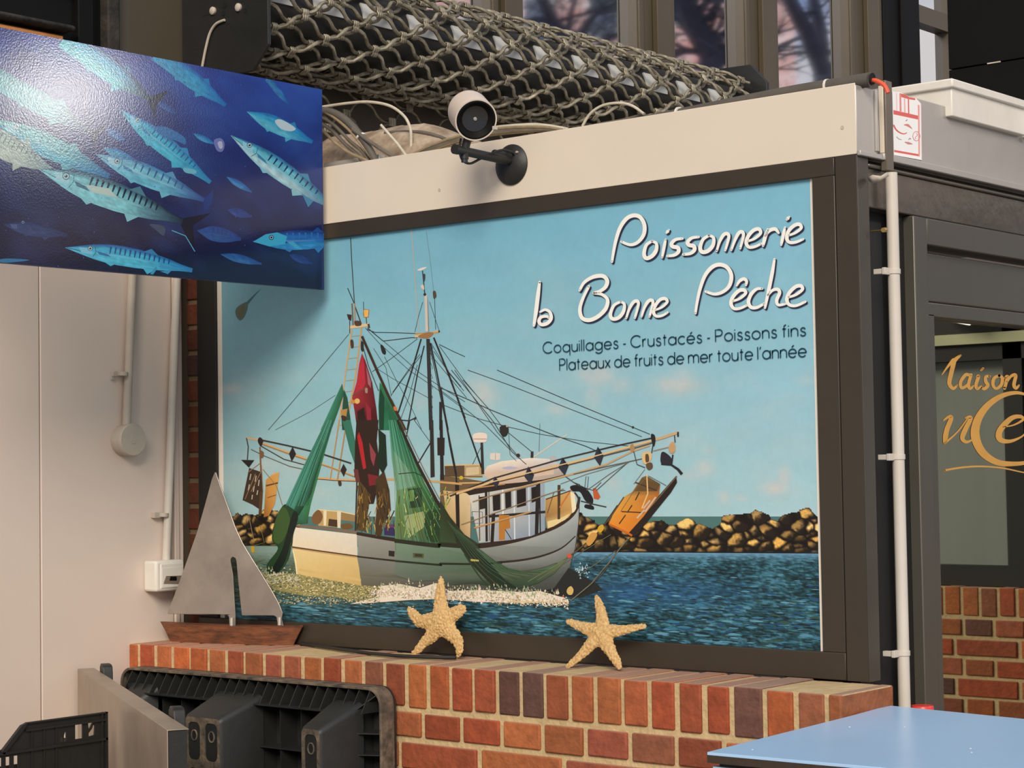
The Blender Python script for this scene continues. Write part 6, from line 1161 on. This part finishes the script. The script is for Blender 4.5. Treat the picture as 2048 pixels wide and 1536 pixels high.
fish((1295, 1236), (1800, 1225), 52, (26, 60, 130), (46, 120, 196), (60, 160, 214), eye=(1390, 1216), bars=8, barc=(60, 130, 196)); S_.poly(tr(ZF, [(1470, 1240), (1500, 1236), (1548, 1278), (1520, 1274)]), (80, 186, 220)); S_.poly(tr(ZF, [(1296, 1238), (1360, 1200), (1420, 1190), (1470, 1210), (1460, 1250), (1380, 1262)]), (70, 190, 222)); S_.disc(ZF(1390, 1216), 5, (30, 60, 90)); S_.disc(ZF(1390, 1216), 3.6, (170, 214, 220)); S_.disc(ZF(1390, 1216), 2, (14, 26, 60))
S_.blob(tr(ZF, [(0, 1328), (60, 1324), (150, 1332), (60, 1344), (0, 1345)]), (60, 130, 170)); S_.blob(tr(ZF, [(1095, 720), (1130, 708), (1150, 735), (1140, 775), (1110, 770)]), (120, 130, 190)); S_.blob(tr(ZF, [(1115, 730), (1135, 725), (1140, 755), (1125, 760)]), (196, 196, 214))
for k in range(60): S_.disc((rng.uniform(0, 640), rng.uniform(150, 540)), rng.uniform(.5, 1.2), (70, 110, 190))
# keep the print inside the board
for i, v in enumerate(S_.mb.v):
    S_.mb.v[i] = (v[0], clamp(v[1], -1.3295, -0.0325), clamp(v[2], 2.124, 2.685))
fs_ = bpy.data.objects['fish_sign']
S_.mb.build('print', mat('glossy_sign_ink', (255, 255, 255), 0.14, attr=True, bump=0.025, bscale=240), fs_, sm=False, recalc=False)
# ------------------------------------------------------------------ what the upper windows mirror: trees and a brick building across the square
GW = XW - 0.045
def far(px, py, axis, val): return mirrored(px, py, GW, axis, val)
YB = 38.0
bx0 = far(1590, 100, 1, YB).x; bx1 = far(900, 0, 1, YB).x + 6; bz = 21.0
M_pink = mat('pink_brick', (214, 150, 134), 0.85, col2=(232, 208, 198), scale=0.9, stretch=(1, 1, 2.4))
b = thing('brick_building', 'pinkish brick building mirrored in the upper windows', 'building', ((bx0 + bx1) / 2, YB, 0))
MB().prism([(bx0, YB, 0), (bx1, YB, 0), (bx1, YB + 8, 0), (bx0 + 7, YB + 8, 0)], (0, 0, bz)).build('wall', M_pink, b)
M_pane = mat('far_pane', (92, 104, 120), 0.15)
x = bx0 + 0.8
while x < bx1 - 1.5:
    z = 1.2
    while z < bz - 2:
        f = MB().box((x, YB - 0.06, z), (x + 1.2, YB, z + 1.7)).build('window', M_white, b); MB().box((x + 0.14, YB - 0.07, z + 0.14), (x + 1.06, YB - 0.06, z + 1.56)).build('pane', M_pane, f)
        z += 3.0
    x += 2.3
M_bark = mat('dark_bark', (70, 70, 84), 0.9, var=0.3, scale=6)
M_leaf = mat('dark_leaves', (84, 96, 92), 0.8, var=0.4, scale=3)
def tree(label, base, limbs, seed, twigs, leaves, deep_=2, k_=1.0):
    rng = random.Random(seed); t = thing('tree', label, 'tree', base, 'trees mirrored in the upper windows'); t['group'] = 'trees mirrored in the upper windows'
    m = MB(); lf = MB()
    def twig(p, d, r, n, depth):
        pts = [p]; rs = [r]; q = p.copy(); dd = d.copy(); kids = []
        for k in range(n):
            dd = (dd + V((rng.uniform(-1, 1), rng.uniform(-1, 1), rng.uniform(-0.6, 0.9))) * 0.32).normalized(); q = q + dd * rng.uniform(0.16, 0.3) * k_; pts.append(q.copy()); rs.append(max(r * (1 - (k + 1) / (n + 1)), 0.004))
            if depth and rng.random() < 0.75: kids.append((q.copy(), (dd + V((rng.uniform(-1, 1), rng.uniform(-1, 1), rng.uniform(-0.7, 0.7)))).normalized(), rs[-1] * 0.7, n - 1))
            if rng.random() < leaves:
                for _ in range(4):
                    c = q + V((rng.gauss(0, 0.12), rng.gauss(0, 0.12), rng.gauss(0, 0.09))); u = V((rng.uniform(-1, 1), rng.uniform(-1, 1), rng.uniform(-1, 1))).normalized() * rng.uniform(0.03, 0.07) * k_; w = u.orthogonal().normalized() * u.length * 0.6
                    lf.add([c - u, c + w, c + u, c - w], [(0, 1, 2, 3)])
        m.tube(pts, rs, 4)
        for kd in kids: twig(*kd, depth - 1)
    for pts, r0, r1 in limbs:
        Q = smooth(pts, 6); N = len(Q); r0 *= k_; r1 *= k_; m.tube(Q, [r0 + (r1 - r0) * i / (N - 1) for i in range(N)], 8)
        for k in range(int(twigs * (Q[0] - Q[-1]).length)):
            i = rng.randrange(N // 6, N); d = V((rng.uniform(-1, 1), rng.uniform(-1, 1), rng.uniform(-0.3, 1))).normalized(); twig(Q[i].copy(), d, max(r1 * 0.3, 0.010) * k_, 5, deep_)
    m.build('branches', M_bark, t)
    if lf.v: lf.build('leaves', M_leaf, t, sm=False)['kind'] = 'stuff'
    return t
# V-shaped trunk in the right pane
XA = 6.0
f_ = lambda px, py, x=XA: far(px, py, 0, x)
b0 = f_(1650, 190); root = V((b0.x, b0.y, 0))
tree('forked dark tree mirrored in the right-hand window pane', root, [
    ([root, (b0 + root) / 2, b0, f_(1648, 130)], 0.17, 0.15),
    ([f_(1648, 150), f_(1615, 70), f_(1580, 0), f_(1545, -90), f_(1520, -200)], 0.13, 0.07),
    ([f_(1650, 150), f_(1640, 60), f_(1625, -20), f_(1630, -150), f_(1650, -260)], 0.11, 0.06),
    ([f_(1600, 30), f_(1640, 16.5), f_(1680, -30)], 0.03, 0.012), ([f_(1652, 120), f_(1690, 60), f_(1720, -10)], 0.03, 0.012)], 21, 1.6, 0.02, 1)
b1 = f_(1425, 200, 11); root1 = V((b1.x, b1.y, 0))
tree('leaning dark tree mirrored in the middle window pane', root1, [
    ([root1, b1, f_(1415, 100, 11), f_(1385, 40, 11), f_(1350, -50, 11), f_(1310, -200, 11)], 0.20, 0.14),
    ([f_(1395, 55, 11), f_(1440, 100, 11), f_(1490, 135, 11), f_(1530, 190, 11)], 0.15, 0.13),
    ([f_(1400, 60, 11), f_(1440, 0, 11), f_(1490, -50, 11)], 0.06, 0.03), ([f_(1380, 40, 11), f_(1400, -30, 11), f_(1420, -120, 11)], 0.06, 0.04)], 22, 2.4, 0.12, 2, 1.2)
b2 = f_(1150, 220, 16.5); root2 = V((b2.x, b2.y, 0))
tree('bushy dark tree mirrored in the left-hand window pane', root2, [
    ([root2, b2, f_(1140, 120, 16.5), f_(1100, 30, 16.5), f_(1050, -60, 16.5)], 0.12, 0.06),
    ([f_(1140, 120, 16.5), f_(1180, 40, 16.5), f_(1225, 10, 16.5), f_(1290, -20, 16.5)], 0.06, 0.02), ([f_(1120, 70, 16.5), f_(1080, 40, 16.5), f_(1040, 45, 16.5), f_(980, 30, 16.5)], 0.06, 0.02),
    ([f_(1150, 150, 16.5), f_(1200, 90, 16.5), f_(1260, 60, 16.5), f_(1300, 50, 16.5)], 0.05, 0.02), ([f_(1130, 90, 16.5), f_(1150, 0, 16.5), f_(1190, -60, 16.5)], 0.05, 0.02)], 23, 2.6, 0.2, 2, 1.55)
